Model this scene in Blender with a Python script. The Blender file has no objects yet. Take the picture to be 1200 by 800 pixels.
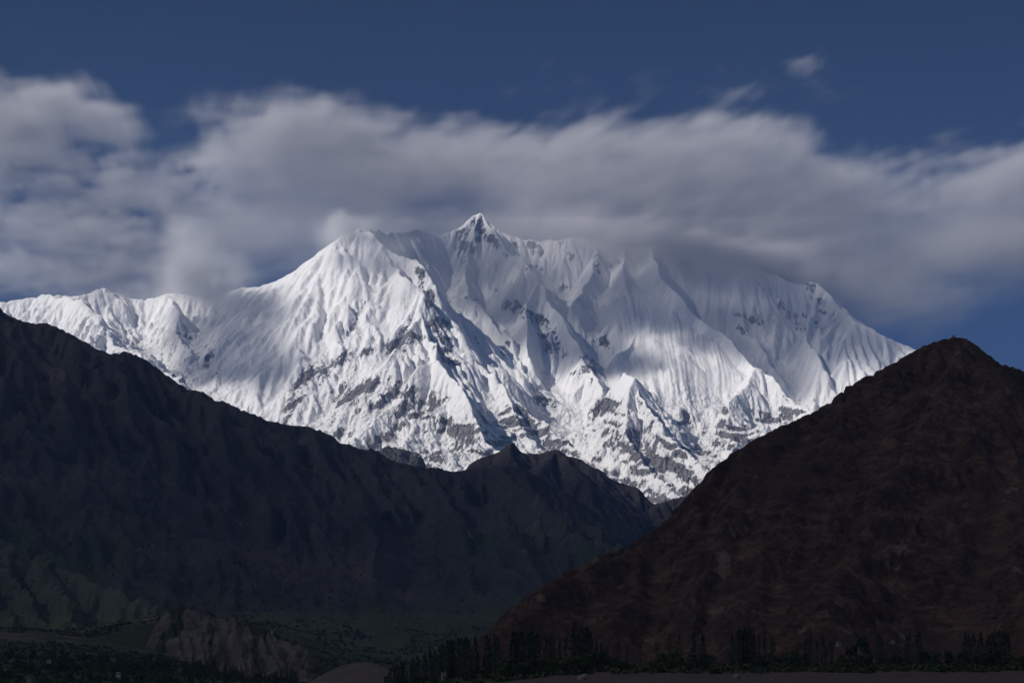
import bpy, math, random
import numpy as np

# ------------------------------------------------------------------ camera, world, sun, exposure
F = 2239.0          # focal length in photo pixels (1200 wide)
HY = 830.0          # photo row of the horizon
R = math.radians
scene = bpy.context.scene
cd = bpy.data.cameras.new('camera'); cam = bpy.data.objects.new('camera', cd)
scene.collection.objects.link(cam)
cam.location = (0, 0, 0); cam.rotation_euler = (R(90), 0, 0)
cd.sensor_width = 36; cd.lens = F / 1200 * 36; cd.shift_y = (HY - 400) / 1200
cd.clip_start = 1; cd.clip_end = 120000
scene.camera = cam

SUN = np.array([-0.70, -0.36, 0.62]); SUN /= np.linalg.norm(SUN)      # direction towards the sun
sun_el = math.asin(SUN[2]); sun_az = math.atan2(SUN[0], SUN[1])        # azimuth from +Y, clockwise
w = bpy.data.worlds.new('World'); scene.world = w; w.use_nodes = True
nt = w.node_tree; bg = nt.nodes['Background']
sky = nt.nodes.new('ShaderNodeTexSky'); sky.sky_type = 'NISHITA'; sky.sun_disc = False
sky.sun_elevation = sun_el; sky.sun_rotation = sun_az % (2 * math.pi)
sky.altitude = 5500; sky.air_density = 0.55; sky.dust_density = 0.0; sky.ozone_density = 6.0
nt.links.new(sky.outputs[0], bg.inputs[0]); bg.inputs[1].default_value = 0.05
sl = bpy.data.lights.new('sun', 'SUN'); sl.energy = 4.4; sl.angle = R(0.53); sl.color = (1, 0.955, 0.9)
so = bpy.data.objects.new('sun', sl); scene.collection.objects.link(so)
so.rotation_euler = (math.pi / 2 - sun_el, 0, -sun_az + math.pi)
scene.view_settings.view_transform = 'Standard'; scene.view_settings.look = 'None'
scene.view_settings.exposure = 0.0; scene.view_settings.gamma = 1
scene.render.engine = 'CYCLES'
cy = scene.cycles
cy.max_bounces = 6; cy.diffuse_bounces = 3; cy.volume_bounces = 2; cy.transparent_max_bounces = 64
cy.volume_step_rate = 3.0; cy.volume_max_steps = 256
cy.use_denoising = True

# ------------------------------------------------------------------ helpers
def tag(o, label=None, cat=None, group=None, kind=None):
    if label: o['label'] = label
    if cat: o['category'] = cat
    if group: o['group'] = group
    if kind: o['kind'] = kind
    return o

def P(px, py, Y):
    return ((px - 600) / F * Y, Y, (HY - py) / F * Y)

_rs = np.random.RandomState(7)
_perm = _rs.permutation(512).astype(np.int32); _perm = np.concatenate([_perm, _perm, _perm[:4]])
_gx = np.cos(np.arange(512) * 2.399963).astype(np.float32); _gy = np.sin(np.arange(512) * 2.399963).astype(np.float32)
def perlin(x, y):
    xi = np.floor(x).astype(np.int32); yi = np.floor(y).astype(np.int32)
    fx = (x - xi).astype(np.float32); fy = (y - yi).astype(np.float32)
    xi &= 511; yi &= 511
    x1 = (xi + 1) & 511; y1 = (yi + 1) & 511
    a = _perm[xi]; b = _perm[x1]
    g00 = _perm[a + yi]; g10 = _perm[b + yi]; g01 = _perm[a + y1]; g11 = _perm[b + y1]
    u = fx * fx * fx * (fx * (fx * 6 - 15) + 10); v = fy * fy * fy * (fy * (fy * 6 - 15) + 10)
    n00 = _gx[g00] * fx + _gy[g00] * fy
    n10 = _gx[g10] * (fx - 1) + _gy[g10] * fy
    n01 = _gx[g01] * fx + _gy[g01] * (fy - 1)
    n11 = _gx[g11] * (fx - 1) + _gy[g11] * (fy - 1)
    return ((n00 * (1 - u) + n10 * u) * (1 - v) + (n01 * (1 - u) + n11 * u) * v) * 1.5
def fbm(x, y, wl, octs=5, gain=0.5, seed=0.0):
    s = 0; a = 1.0; f = 1.0 / wl
    for i in range(octs):
        s = s + a * perlin(x * f + 17.3 * i + seed, y * f - 9.1 * i + seed * 1.7); a *= gain; f *= 2.03
    return s
def ridged(x, y, wl, octs=5, gain=0.5, seed=0.0):
    s = 0; a = 1.0; f = 1.0 / wl; wgt = 1.0
    for i in range(octs):
        n = 1 - np.abs(perlin(x * f + 31.7 * i + seed, y * f + 5.3 * i - seed)); n = n * n * wgt
        wgt = np.clip(n * 1.6, 0, 1)
        s = s + a * n; a *= gain; f *= 2.05
    return s
def smooth(e0, e1, x):
    t = np.clip((x - e0) / (e1 - e0), 0, 1); return t * t * (3 - 2 * t)
def blur(a, n=1):
    for _ in range(n):
        a = (np.roll(a, 1, 0) + 2 * a + np.roll(a, -1, 0)) / 4
        a = (np.roll(a, 1, 1) + 2 * a + np.roll(a, -1, 1)) / 4
    return a

def ridge_field(X, Y, ridges, base, win=2600.0, seed=3):
    """max over tent-shaped ridges; a ridge is (points[(px,py,Ym)...], k, flute_amp, flute_wl)"""
    H = base.copy(); rs = np.random.RandomState(seed)
    DD = np.full_like(H, 1e4)
    xs = X[0]; ys = Y[:, 0]
    for pts, k, famp, fwl in ridges:
        W = [P(*p) for p in pts]; s0 = 0.0
        for i in range(len(W) - 1):
            (ax, ay, az), (bx, by, bz) = W[i], W[i + 1]
            L = math.hypot(bx - ax, by - ay)
            if L < 1: continue
            i0, i1 = np.searchsorted(xs, [min(ax, bx) - win, max(ax, bx) + win])
            j0, j1 = np.searchsorted(ys, [min(ay, by) - win, max(ay, by) + win])
            if i1 <= i0 or j1 <= j0: s0 += L; continue
            x = X[j0:j1, i0:i1] - ax; y = Y[j0:j1, i0:i1] - ay
            ux, uy = (bx - ax) / L, (by - ay) / L
            t = x * ux + y * uy; dsg = -x * uy + y * ux; d = np.abs(dsg)
            g = (bz - az) / L
            gg = max(min(g, 0.93 * k), -0.93 * k)
            s = np.clip(t + d * gg / math.sqrt(k * k - gg * gg), 0, L)
            dist = np.sqrt(d * d + (t - s) ** 2)
            h = az + g * s - k * dist
            if famp:
                q = (s0 + s) + np.sign(dsg) * 5000 + (t - s) * 0.9 + rs.rand() * 0 
                fl = (1 - np.abs(perlin(q / fwl, dist / (fwl * 14)))) * 0.6 + (1 - np.abs(perlin(q / (fwl * .43) + 9, dist / (fwl * 9)))) * 0.4
                h = h + (fl - 0.75) * famp * smooth(0, fwl * 2.2, dist)
            sub = H[j0:j1, i0:i1]; sd = DD[j0:j1, i0:i1]
            m = h > sub
            sub[m] = h[m]; sd[m] = dist[m]
            s0 += L
    return H, DD

def erode(H, cell, n, steps=45, seed=1, cap=4.0, ero=0.3, dep=0.3, evap=0.02, minslope=0.02, batch=60000):
    """droplet erosion, many droplets at once"""
    rs = np.random.RandomState(seed); ny, nx = H.shape
    h = (H / cell).astype(np.float64)
    flat = h.ravel()
    done = 0
    while done < n:
        m = min(batch, n - done); done += m
        x = rs.rand(m) * (nx - 3) + 1; y = rs.rand(m) * (ny - 3) + 1
        dx = np.zeros(m); dy = np.zeros(m); sed = np.zeros(m); wat = np.ones(m); spd = np.ones(m)
        D = np.zeros(ny * nx)
        for st in range(steps):
            xi = x.astype(np.int64); yi = y.astype(np.int64); fx = x - xi; fy = y - yi
            idx = yi * nx + xi
            a = flat[idx]; b = flat[idx + 1]; c = flat[idx + nx]; d = flat[idx + nx + 1]
            gx = (b - a) * (1 - fy) + (d - c) * fy; gy = (c - a) * (1 - fx) + (d - b) * fx
            h0 = a * (1 - fx) * (1 - fy) + b * fx * (1 - fy) + c * (1 - fx) * fy + d * fx * fy
            dx = dx * 0.12 - gx * 0.88; dy = dy * 0.12 - gy * 0.88
            l = np.sqrt(dx * dx + dy * dy) + 1e-9; dx /= l; dy /= l
            x2 = np.clip(x + dx, 1, nx - 3); y2 = np.clip(y + dy, 1, ny - 3)
            xj = x2.astype(np.int64); yj = y2.astype(np.int64); gx2 = x2 - xj; gy2 = y2 - yj
            jd = yj * nx + xj
            h1 = flat[jd] * (1 - gx2) * (1 - gy2) + flat[jd + 1] * gx2 * (1 - gy2) + flat[jd + nx] * (1 - gx2) * gy2 + flat[jd + nx + 1] * gx2 * gy2
            dh = h1 - h0
            c_ = np.maximum(-dh, minslope) * spd * wat * cap
            over = (sed > c_) | (dh > 0)
            dp = np.where(over, np.where(dh > 0, np.minimum(dh, sed), (sed - c_) * dep), 0)
            er = np.where(~over, np.minimum((c_ - sed) * ero, -dh * 0.5), 0)
            amt = dp - er
            D = np.bincount(idx, amt * (1 - fx) * (1 - fy), ny * nx)
            D += np.bincount(idx + 1, amt * fx * (1 - fy), ny * nx)
            D += np.bincount(idx + nx, amt * (1 - fx) * fy, ny * nx)
            D += np.bincount(idx + nx + 1, amt * fx * fy, ny * nx)
            flat += np.clip(D, -0.35, 0.35)
            sed = sed - amt; spd = np.sqrt(np.maximum(spd * spd - dh, 0.05)); spd = np.minimum(spd, 2.5); wat *= 1 - evap
            x, y = x2, y2
    return flat.reshape(ny, nx) * cell

def fit_skyline(H, X, Y, line, ymax=None, sm=6, lo=None, hi=None):
    """scale heights along each bearing so that the crest stands at the height seen in the photo"""
    px = 600 + F * X / Y; el = H / Y * F
    if ymax is not None: el = np.where(Y > ymax, -1e9, el)
    b0, b1 = int(px.min()), int(px.max()) + 1
    nb = (b1 - b0) // 2 + 2
    bi = ((px - b0) / 2).astype(np.int64)
    mx = np.full(nb, -1e9); np.maximum.at(mx, bi.ravel(), el.ravel())
    lx = [p[0] for p in line]; ly = [HY - p[1] for p in line]
    cx = b0 + (np.arange(nb) + 0.5) * 2
    tgt = np.interp(cx, lx, ly)
    r = np.where(mx > 1, tgt / np.maximum(mx, 1), 1)
    r = np.clip(r, 0.45, 1.4)
    ker = np.hanning(sm * 2 + 3)[1:-1]; ker /= ker.sum()
    r = np.convolve(np.pad(r, sm, mode='edge'), ker, 'valid')[:nb]
    if lo is not None: r = 1 + (r - 1) * smooth(lo - 30, lo, cx) * (1 - smooth(hi, hi + 30, cx))
    return H * np.interp(px, cx, r)

def grid_mesh(name, X, Y, Z, mat, attrs=None, keep=None):
    ny, nx = Z.shape
    co = np.stack([X, Y, Z], -1).astype(np.float32).reshape(-1, 3)
    i = np.arange(ny - 1)[:, None] * nx + np.arange(nx - 1)[None, :]
    q = np.stack([i, i + 1, i + nx + 1, i + nx], -1).reshape(-1, 4)
    if keep is not None:
        k = keep[:-1, :-1].ravel(); q = q[k]
        used = np.zeros(ny * nx, bool); used[q.ravel()] = True
        mp = np.cumsum(used) - 1; q = mp[q]; co = co[used]
    else: used = None
    me = bpy.data.meshes.new(name)
    me.vertices.add(len(co)); me.vertices.foreach_set('co', co.ravel())
    me.loops.add(q.size); me.loops.foreach_set('vertex_index', q.ravel().astype(np.int32))
    me.polygons.add(len(q)); me.polygons.foreach_set('loop_start', (np.arange(len(q)) * 4).astype(np.int32))
    me.polygons.foreach_set('use_smooth', np.ones(len(q), bool))
    me.update(calc_edges=True)
    for an, av in (attrs or {}).items():
        at = me.attributes.new(an, 'FLOAT', 'POINT'); v = av.ravel().astype(np.float32)
        at.data.foreach_set('value', v if used is None else v[used])
    me.materials.append(mat)
    o = bpy.data.objects.new(name, me); scene.collection.objects.link(o)
    return o

class NT:
    """small helper for building materials"""
    def __init__(s, name, bsdf=True):
        s.m = bpy.data.materials.new(name); s.m.use_nodes = True; s.t = s.m.node_tree
        s.b = s.t.nodes['Principled BSDF']; s.out = s.t.nodes['Material Output']
    def n(s, typ, **kw):
        nd = s.t.nodes.new(typ)
        for k, v in kw.items():
            if k in nd.inputs.keys() or isinstance(k, int): s.set(nd, k, v)
            else: setattr(nd, k, v)
        return nd
    def set(s, nd, k, v):
        if isinstance(v, bpy.types.NodeSocket): s.t.links.new(v, nd.inputs[k])
        else: nd.inputs[k].default_value = v
    def geo(s): return s.n('ShaderNodeNewGeometry').outputs['Position']
    def attr(s, a): return s.n('ShaderNodeAttribute', attribute_name=a).outputs['Fac']
    def noise(s, scale, detail=5, rough=0.55, vec=None, dist=0.0):
        nd = s.n('ShaderNodeTexNoise'); nd.inputs['Scale'].default_value = scale; nd.inputs['Detail'].default_value = detail
        nd.inputs['Roughness'].default_value = rough; nd.inputs['Distortion'].default_value = dist
        s.t.links.new(vec if vec is not None else s.geo(), nd.inputs['Vector']); return nd.outputs['Fac']
    def mapv(s, sc, rot=(0, 0, 0), vec=None):
        nd = s.n('ShaderNodeMapping'); nd.inputs['Scale'].default_value = sc; nd.inputs['Rotation'].default_value = rot
        s.t.links.new(vec if vec is not None else s.geo(), nd.inputs['Vector']); return nd.outputs[0]
    def math(s, op, a, b=0.0, c=None):
        nd = s.n('ShaderNodeMath', operation=op); s.set(nd, 0, a); s.set(nd, 1, b)
        if c is not None: s.set(nd, 2, c)
        return nd.outputs[0]
    def ramp(s, v, stops):
        nd = s.n('ShaderNodeValToRGB'); cr = nd.color_ramp
        while len(cr.elements) < len(stops): cr.elements.new(0.5)
        for e, (p, c) in zip(cr.elements, stops):
            e.position = p; e.color = (c, c, c, 1) if isinstance(c, (int, float)) else (*c, 1)
        s.t.links.new(v, nd.inputs[0]); return nd.outputs[0]
    def mix(s, f, a, b):
        nd = s.n('ShaderNodeMix', data_type='RGBA')
        for k, v in ((0, f), (6, a), (7, b)):
            if isinstance(v, tuple) and len(v) == 3: v = (*v, 1)
            s.set(nd, k, v)
        return nd.outputs[2]
    def bump(s, h, strength, dist):
        nd = s.n('ShaderNodeBump'); s.set(nd, 'Height', h); nd.inputs['Strength'].default_value = strength
        nd.inputs['Distance'].default_value = dist; return nd.outputs[0]
    def done(s, col, rough=0.8, normal=None, spec=0.2):
        s.set(s.b, 'Base Color', col if not isinstance(col, tuple) else (*col, 1)); s.set(s.b, 'Roughness', rough)
        s.b.inputs['Specular IOR Level'].default_value = spec
        if normal is not None: s.set(s.b, 'Normal', normal)
        return s.m

# ------------------------------------------------------------------ the snow mountain
def snow_material():
    t = NT('snow_and_rock')
    pos = t.geo()
    mp = t.n('ShaderNodeMapping', vector_type='TEXTURE'); t.t.links.new(pos, mp.inputs['Vector'])
    mp.inputs['Rotation'].default_value = (0, -0.8, 0); mp.inputs['Scale'].default_value = (2.6, 1.3, 0.8)
    fine = t.noise(0.026, 9, 0.70, mp.outputs[0])
    rockm = t.attr('rock')
    v = t.math('ADD', rockm, t.math('MULTIPLY', t.math('SUBTRACT', fine, 0.5), t.math('ADD', 0.55, t.math('MULTIPLY', t.attr('outcrop'), 1.3))))
    mp2 = t.n('ShaderNodeMapping', vector_type='TEXTURE'); t.t.links.new(pos, mp2.inputs['Vector'])
    mp2.inputs['Rotation'].default_value = (0, -0.35, 0); mp2.inputs['Scale'].default_value = (0.7, 0.9, 3.2)
    v = t.math('ADD', v, t.math('MULTIPLY', t.math('SUBTRACT', t.noise(0.045, 6, 0.65, mp2.outputs[0]), 0.5), t.math('ADD', 0.25, t.math('MULTIPLY', t.attr('outcrop'), 1.5))))
    mask = t.ramp(v, [(0.47, 0.0), (0.56, 1.0)])
    strat = t.noise(0.012, 6, 0.65, t.mapv((1, 1, 3.5), (0.35, 0.5, 0), pos))
    rock = t.ramp(strat, [(0.3, (0.11, 0.104, 0.106)), (0.5, (0.18, 0.17, 0.168)), (0.7, (0.28, 0.265, 0.26))])
    ice = t.noise(0.004, 5, 0.6, pos)
    snow = t.ramp(ice, [(0.3, (0.77, 0.765, 0.78)), (0.55, (0.82, 0.81, 0.805)), (0.8, (0.87, 0.855, 0.84))])
    col = t.mix(mask, snow, rock)
    b1 = t.noise(0.011, 9, 0.62, pos)
    b2 = t.noise(0.03, 6, 0.7, t.mapv((1.0, 1.0, 0.35), (0, 0, 0), pos))
    hgt = t.math('ADD', t.math('MULTIPLY', b1, 15.0), t.math('MULTIPLY', b2, 4.0))
    vo = t.n('ShaderNodeTexVoronoi'); t.t.links.new(t.mapv((1, 1, 0.7), (0.3, 0.5, 0.2), pos), vo.inputs['Vector']); vo.inputs['Scale'].default_value = 0.011
    vo.inputs['Detail'].default_value = 3; vo.inputs['Roughness'].default_value = 0.6
    hgt = t.math('ADD', hgt, t.math('MULTIPLY', vo.outputs['Distance'], -18.0))
    hgt = t.math('MULTIPLY', hgt, t.math('ADD', t.math('MULTIPLY', mask, 1.6), t.math('MULTIPLY', t.attr('rough'), 1.25)))
    return t.done(col, 0.75, t.bump(hgt, 1.0, 1.0), 0.15)

def sample_(H, xs, ys, X, Y):
    fx = np.clip((X - xs[0]) / (xs[1] - xs[0]), 0, len(xs) - 1.001); fy = np.clip((Y - ys[0]) / (ys[1] - ys[0]), 0, len(ys) - 1.001)
    i = fx.astype(np.int64); j = fy.astype(np.int64); u = fx - i; v = fy - j
    return (H[j, i] * (1 - u) + H[j, i + 1] * u) * (1 - v) + (H[j + 1, i] * (1 - u) + H[j + 1, i + 1] * u) * v
def Yd(py): return 14500 + (585 - py) * 13.4

SKY_LINE = [(-150, 392), (-60, 372), (0, 354), (30, 350), (52, 345), (88, 347), (104, 344), (118, 337), (135, 343), (152, 350), (172, 351), (200, 343), (215, 344), (240, 348), (258, 347), (278, 337),
            (300, 336), (320, 331), (338, 322), (352, 311), (368, 299), (380, 291), (395, 280), (412, 271), (430, 266), (440, 268), (455, 273), (478, 271), (492, 268), (508, 276), (525, 274), (545, 262), (552, 253), (562, 249), (572, 259), (585, 270),
            (600, 278), (620, 278), (660, 281), (700, 284), (740, 287), (790, 293), (830, 304), (875, 315), (915, 325), (955, 330), (968, 339), (985, 358), (1005, 374), (1030, 390), (1045, 398), (1070, 408), (1110, 425), (1200, 470), (1350, 540)]

def build_massif():
    cell = 8.0
    xs = np.arange(-5700, 5900, cell); ys = np.arange(12600, 20600, cell)
    X, Y = np.meshgrid(xs, ys)
    # slow warp so that crests wander
    wx = fbm(X, Y, 900, 4, 0.55, 1.0) * 75; wy = fbm(X, Y, 900, 4, 0.55, 5.0) * 75
    Xw = X + wx; Yw = Y + wy
    # broad face: height at a distance follows the mean slope of the face
    py = 585 - (Yw - 14500) / 13.4
    base = Yw * (HY - py) / F
    pxx = 600 + F * Xw / Yw
    back = np.interp(pxx, [-200, 0, 240, 330, 430, 500, 700, 900, 1000, 1200], [17300, 17400, 17300, 17400, 18200, 18700, 18600, 18300, 17600, 17000])
    base = np.minimum(base, back * (HY - (585 - (back - 14500) / 13.4)) / F - (Yw - back) * 0.9)
    # carve: the left basin lies back, the lower foot flattens out
    base -= 520 * np.exp(-(((pxx - 300) / 75) ** 2)) * smooth(14200, 15800, Yw)
    base -= 330 * np.exp(-(((pxx - 655) / 38) ** 2)) * smooth(14800, 16500, Yw)
    edge = np.interp(Yw, [15300, 15900, 16350, 16850, 17400, 17850, 18300, 18950], [1060, 965, 918, 880, 842, 798, 770, 768])
    base -= 800 * smooth(-5, 45, pxx - edge) * (1 - 0.6 * smooth(17300, 18500, Yw))
    face = smooth(690, 735, pxx) * (1 - smooth(-14, 6, pxx - edge)) * smooth(15000, 15700, Yw) * (1 - smooth(18000, 18500, Yw))
    base -= 300 * np.exp(-(((pxx - 575) / 50) ** 2)) * smooth(15500, 16300, Yw) * (1 - smooth(17200, 18000, Yw))
    base -= 380 - 190 * face
    q = X + fbm(X, Y, 500, 2, .5, 3.) * 18
    base += face * 16 * ((1 - np.abs(perlin(q / 38, Y / 900))) * .55 + (1 - np.abs(perlin(q / 17 + 7, Y / 700))) * .3 + 1.1 * (1 - np.abs(perlin(q / 95 + 3, Y / 1500))) - 1.2)
    r = []
    def R_(pts, k=1.15, famp=0, fwl=90): r.append((pts, k, famp, fwl))
    off = lambda pts, o: [(a, b, Yd(b) + o) for a, b in pts]
    # skyline pieces
    R_([(-150, 392, 17000), (0, 355, 17000), (88, 348, 17100), (118, 338, 17300), (172, 352, 17500), (200, 343, 17500), (258, 348, 17500), (300, 336, 17300), (352, 311, 17100), (380, 291, 17050), (405, 274, 17050), (430, 267, 17100)], 0.95, 25, 120)
    R_([(430, 267, 17100), (455, 273, 18200), (492, 268, 18900), (520, 274, 19100), (545, 262, 19200), (562, 249, 19200), (585, 270, 19200), (620, 279, 19300), (700, 285, 19200), (790, 293, 19000), (875, 315, 18800), (955, 330, 18500)], 1.15, 40, 110)
    R_([(955, 330, 18500), (985, 358, 18100), (1005, 374, 17800), (1045, 398, 17600), (1110, 425, 17600), (1200, 470, 17300), (1350, 540, 17000)], 1.1, 30, 110)
    # peak one: the ridge that bounds it on the right, running down and forward
    R_([(430, 267, 17100), (460, 284, 16850), (486, 305, 16650), (497, 322, 16500), (507, 342, 16350), (512, 362, 16250), (528, 378, 16150), (545, 396, 16050), (560, 420, 15850), (585, 447, 15600), (602, 468, 15400), (640, 500, 15150), (665, 530, 14850), (700, 556, 14500), (735, 580, 14200), (765, 600, 13900)], 1.3, 30, 80)
    # its spurs on the sunny front
    R_([(458, 283, 16850), (470, 320, 16450), (500, 345, 16150), (502, 362, 16000), (478, 392, 15600), (452, 420, 15250), (420, 455, 15100), (392, 482, 14900), (352, 505, 14700)], 1.1, 22, 70)
    R_([(430, 267, 17100), (415, 310, 16700), (402, 350, 16300), (394, 392, 15850), (372, 420, 15600), (352, 448, 15400), (343, 480, 15150), (336, 505, 15000)], 1.1, 25, 80)
    R_([(400, 300, 16800), (370, 340, 16500), (350, 380, 16200), (335, 415, 16000)], 1.1, 25, 80)
    R_([(502, 362, 16000), (508, 395, 15650), (505, 420, 15300), (522, 432, 15080), (540, 446, 14780), (547, 466, 14600), (556, 487, 14420), (571, 508, 14230), (590, 522, 14080)], 1.55, 20, 34)
    R_([(540, 447, 14950), (515, 470, 14700), (492, 495, 14500), (468, 515, 14250), (440, 525, 14100)], 1.1, 20, 70)
    R_([(505, 420, 15300), (480, 445, 15050), (455, 470, 14850), (430, 495, 14600), (405, 520, 14350)], 1.15, 20, 70)
    R_([(590, 455, 15500), (600, 480, 15150), (612, 505, 14850), (632, 528, 14550), (660, 550, 14300)], 1.2, 20, 60)
    R_([(600, 530, 14200), (560, 508, 14150), (530, 520, 14100), (500, 532, 14000)], 0.8, 10, 60)
    # main wall
    R_([(562, 249, 19200), (588, 282, 18700), (612, 308, 18250), (628, 326, 18000), (642, 346, 17700), (656, 366, 17450), (670, 388, 17200), (684, 408, 16900), (694, 440, 16500), (705, 470, 16100), (722, 505, 15500), (745, 540, 15000), (765, 565, 14700)], 1.35, 24, 75)
    R_([(562, 249, 19200), (548, 285, 18750), (545, 320, 18200), (556, 352, 17750), (580, 378, 17450), (598, 402, 17050), (612, 430, 16600), (622, 445, 16400)], 1.35, 24, 65)
    R_([(628, 326, 18000), (620, 365, 17450), (618, 400, 17000), (622, 440, 16500)], 1.5, 16, 45)
    R_([(700, 287, 19150), (694, 305, 18800), (682, 335, 18250), (668, 360, 17800)], 1.4, 16, 55)
    R_([(735, 288, 19100), (733, 318, 18400), (738, 350, 17900), (742, 385, 17500), (730, 410, 17100)], 1.35, 26, 50)
    # the long fluted buttress
    R_([(768, 291, 18950), (770, 318, 18300), (780, 334, 18050), (798, 350, 17850), (818, 366, 17650), (842, 386, 17400), (862, 408, 17100), (880, 430, 16850), (898, 450, 16550), (918, 460, 16350), (940, 474, 16100), (965, 486, 15900), (1000, 498, 15700), (1060, 530, 15300)], 1.35, 46, 40)
    # far right wall ribs
    R_([(855, 312, 18850), (872, 345, 18500), (884, 385, 18100), (898, 420, 17700), (915, 445, 17400)], 1.2, 25, 70)
    R_([(960, 334, 18450), (950, 370, 18100), (945, 400, 17800), (960, 430, 17400), (985, 455, 17100)], 1.2, 20, 70)
    R_([(1045, 398, 17600), (1035, 430, 17300), (1020, 450, 17100)], 1.2, 20, 60)
    # lower knobs
    R_([(728, 434, 16150), (748, 441, 15820), (757, 462, 15540), (768, 484, 15300), (785, 506, 15060), (805, 522, 14900), (830, 543, 14700), (852, 565, 14500)], 1.55, 14, 36)
    R_([(748, 440, 15750), (735, 470, 15450), (728, 500, 15200), (748, 530, 14850), (772, 552, 14550), (800, 578, 14200)], 1.2, 20, 60)
    R_([(880, 432, 16700), (858, 470, 16050), (845, 492, 15700), (872, 505, 15500), (900, 500, 15500)], 1.2, 20, 50)
    R_([(862, 505, 15550), (850, 530, 15150), (835, 560, 14700)], 1.2, 16, 50)
    # left: serac ridge and its spurs
    R_([(52, 346, 17050), (85, 356, 16700), (112, 368, 16450), (132, 380, 16250), (142, 402, 15950), (165, 415, 15750), (188, 432, 15500), (208, 452, 15300), (228, 478, 15050), (255, 500, 14800)], 0.95, 30, 80)
    R_([(132, 380, 16250), (118, 400, 15900), (100, 415, 15600)], 0.9, 20, 80)
    R_([(200, 344, 17450), (215, 370, 17050), (205, 395, 16700), (235, 430, 16200), (262, 455, 15900), (290, 480, 15600)], 1.0, 26, 90)
    R_([(258, 348, 17450), (285, 380, 17100), (300, 420, 16700), (318, 455, 16300)], 0.9, 26, 90)
    R_([(262, 490, 15050), (300, 497, 14950), (330, 500, 14900)], 0.8, 10, 80)
    H, DD = ridge_field(Xw, Yw, r, base)
    # broad gullies first, cut on a coarse copy of the ground
    c = 3; Hc = blur(H, 2)[::c, ::c].copy()
    Hc = Hc + (ridged(Xw[::c, ::c], Yw[::c, ::c], 900, 4, 0.5, 12.0) - 1.1) * 60
    px = 600 + F * X / Y
    Ec = erode(Hc, cell * c, 70000, 60, 15, cap=4.0, ero=0.3, dep=0.2) - blur(H, 2)[::c, ::c]
    dE = blur(sample_(Ec, xs[::c], ys[::c], X, Y), 2)
    coarse = np.clip(1 - 0.9 * smooth(690, 740, px) * (1 - smooth(850, 900, px)) * (1 - smooth(450, 490, HY - H / Y * F)), 0.1, 1)
    H = H + dE * coarse * 0.9
    # roughness: broad then fine
    px = 600 + F * X / Y
    seen = (HY - H / Y * F)
    rough = 1 + 0.5 * smooth(430, 520, seen)
    fluted = smooth(690, 740, px) * (1 - smooth(840, 900, px)) * (1 - smooth(440, 480, seen))
    soft = np.clip(1 - 0.75 * fluted - 0.5 * smooth(880, 930, px) - 0.5 * np.exp(-(((px - 300) / 60) ** 2)) - 0.35 * smooth(400, 330, seen), 0.2, 1)
    near = smooth(0, 160, DD)
    H = H + (ridged(Xw, Yw, 620, 5, 0.5, 2.0) - 1.1) * 58 * soft * rough * (0.35 + 0.65 * near)
    H = H + fbm(X, Y, 160, 4, 0.55, 8.0) * 12 * soft * rough
    # terraced rock bands / seracs low on the face and on the left
    band = smooth(455, 520, seen) * (px > 480) + 0.8 * smooth(360, 400, seen) * (1 - smooth(220, 280, px))
    tz = H + fbm(X, Y, 400, 3, 0.5, 4.4) * 90
    stp = 85.0; fr = tz / stp - np.floor(tz / stp)
    H = H + band * (smooth(0.30, 0.62, fr) - fr) * stp * 0.55
    H0 = H
    H = erode(H, cell, 260000, 45, 5, cap=3.0, ero=0.28, dep=0.25)
    basin = np.exp(-(((px - 300) / 60) ** 2))
    mixf = np.clip(1 - 0.75 * fluted - 0.65 * basin - 0.35 * smooth(880, 930, px) - 0.58 * smooth(500, 470, px) * smooth(400, 360, HY - H / Y * F), 0.2, 1)
    H = H0 + (blur(H, 1) * 0.6 + H * 0.4 - H0) * mixf
    line = [(a, b + (2.2 * math.sin(a * .21 + 2 * math.sin(a * .05)) + 3.5 * math.sin(a * .061 + 1) + 1.6 * math.sin(a * .53 + 3 * math.sin(a * .09))) * (1 if 610 < a < 960 else 0)) for a, b in [(q, float(np.interp(q, [s_[0] for s_ in SKY_LINE], [s_[1] for s_ in SKY_LINE]))) for q in range(-150, 1351, 4)]]
    H = fit_skyline(H, X, Y, line, sm=5)
    gy, gx = np.gradient(H, cell)
    slope = np.sqrt(gx * gx + gy * gy)
    sl2 = np.sqrt(blur(gx, 3) ** 2 + blur(gy, 3) ** 2)
    seen = (HY - H / Y * F)
    # how readily rock shows, place by place
    px = 600 + F * X / Y
    def spot(cx, cy_, rx, ry, a=0.0):
        ca, sa = math.cos(a), math.sin(a); u = (px - cx) * ca + (seen - cy_) * sa; v = -(px - cx) * sa + (seen - cy_) * ca
        return np.exp(-((u / rx) ** 2 + (v / ry) ** 2))
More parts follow.
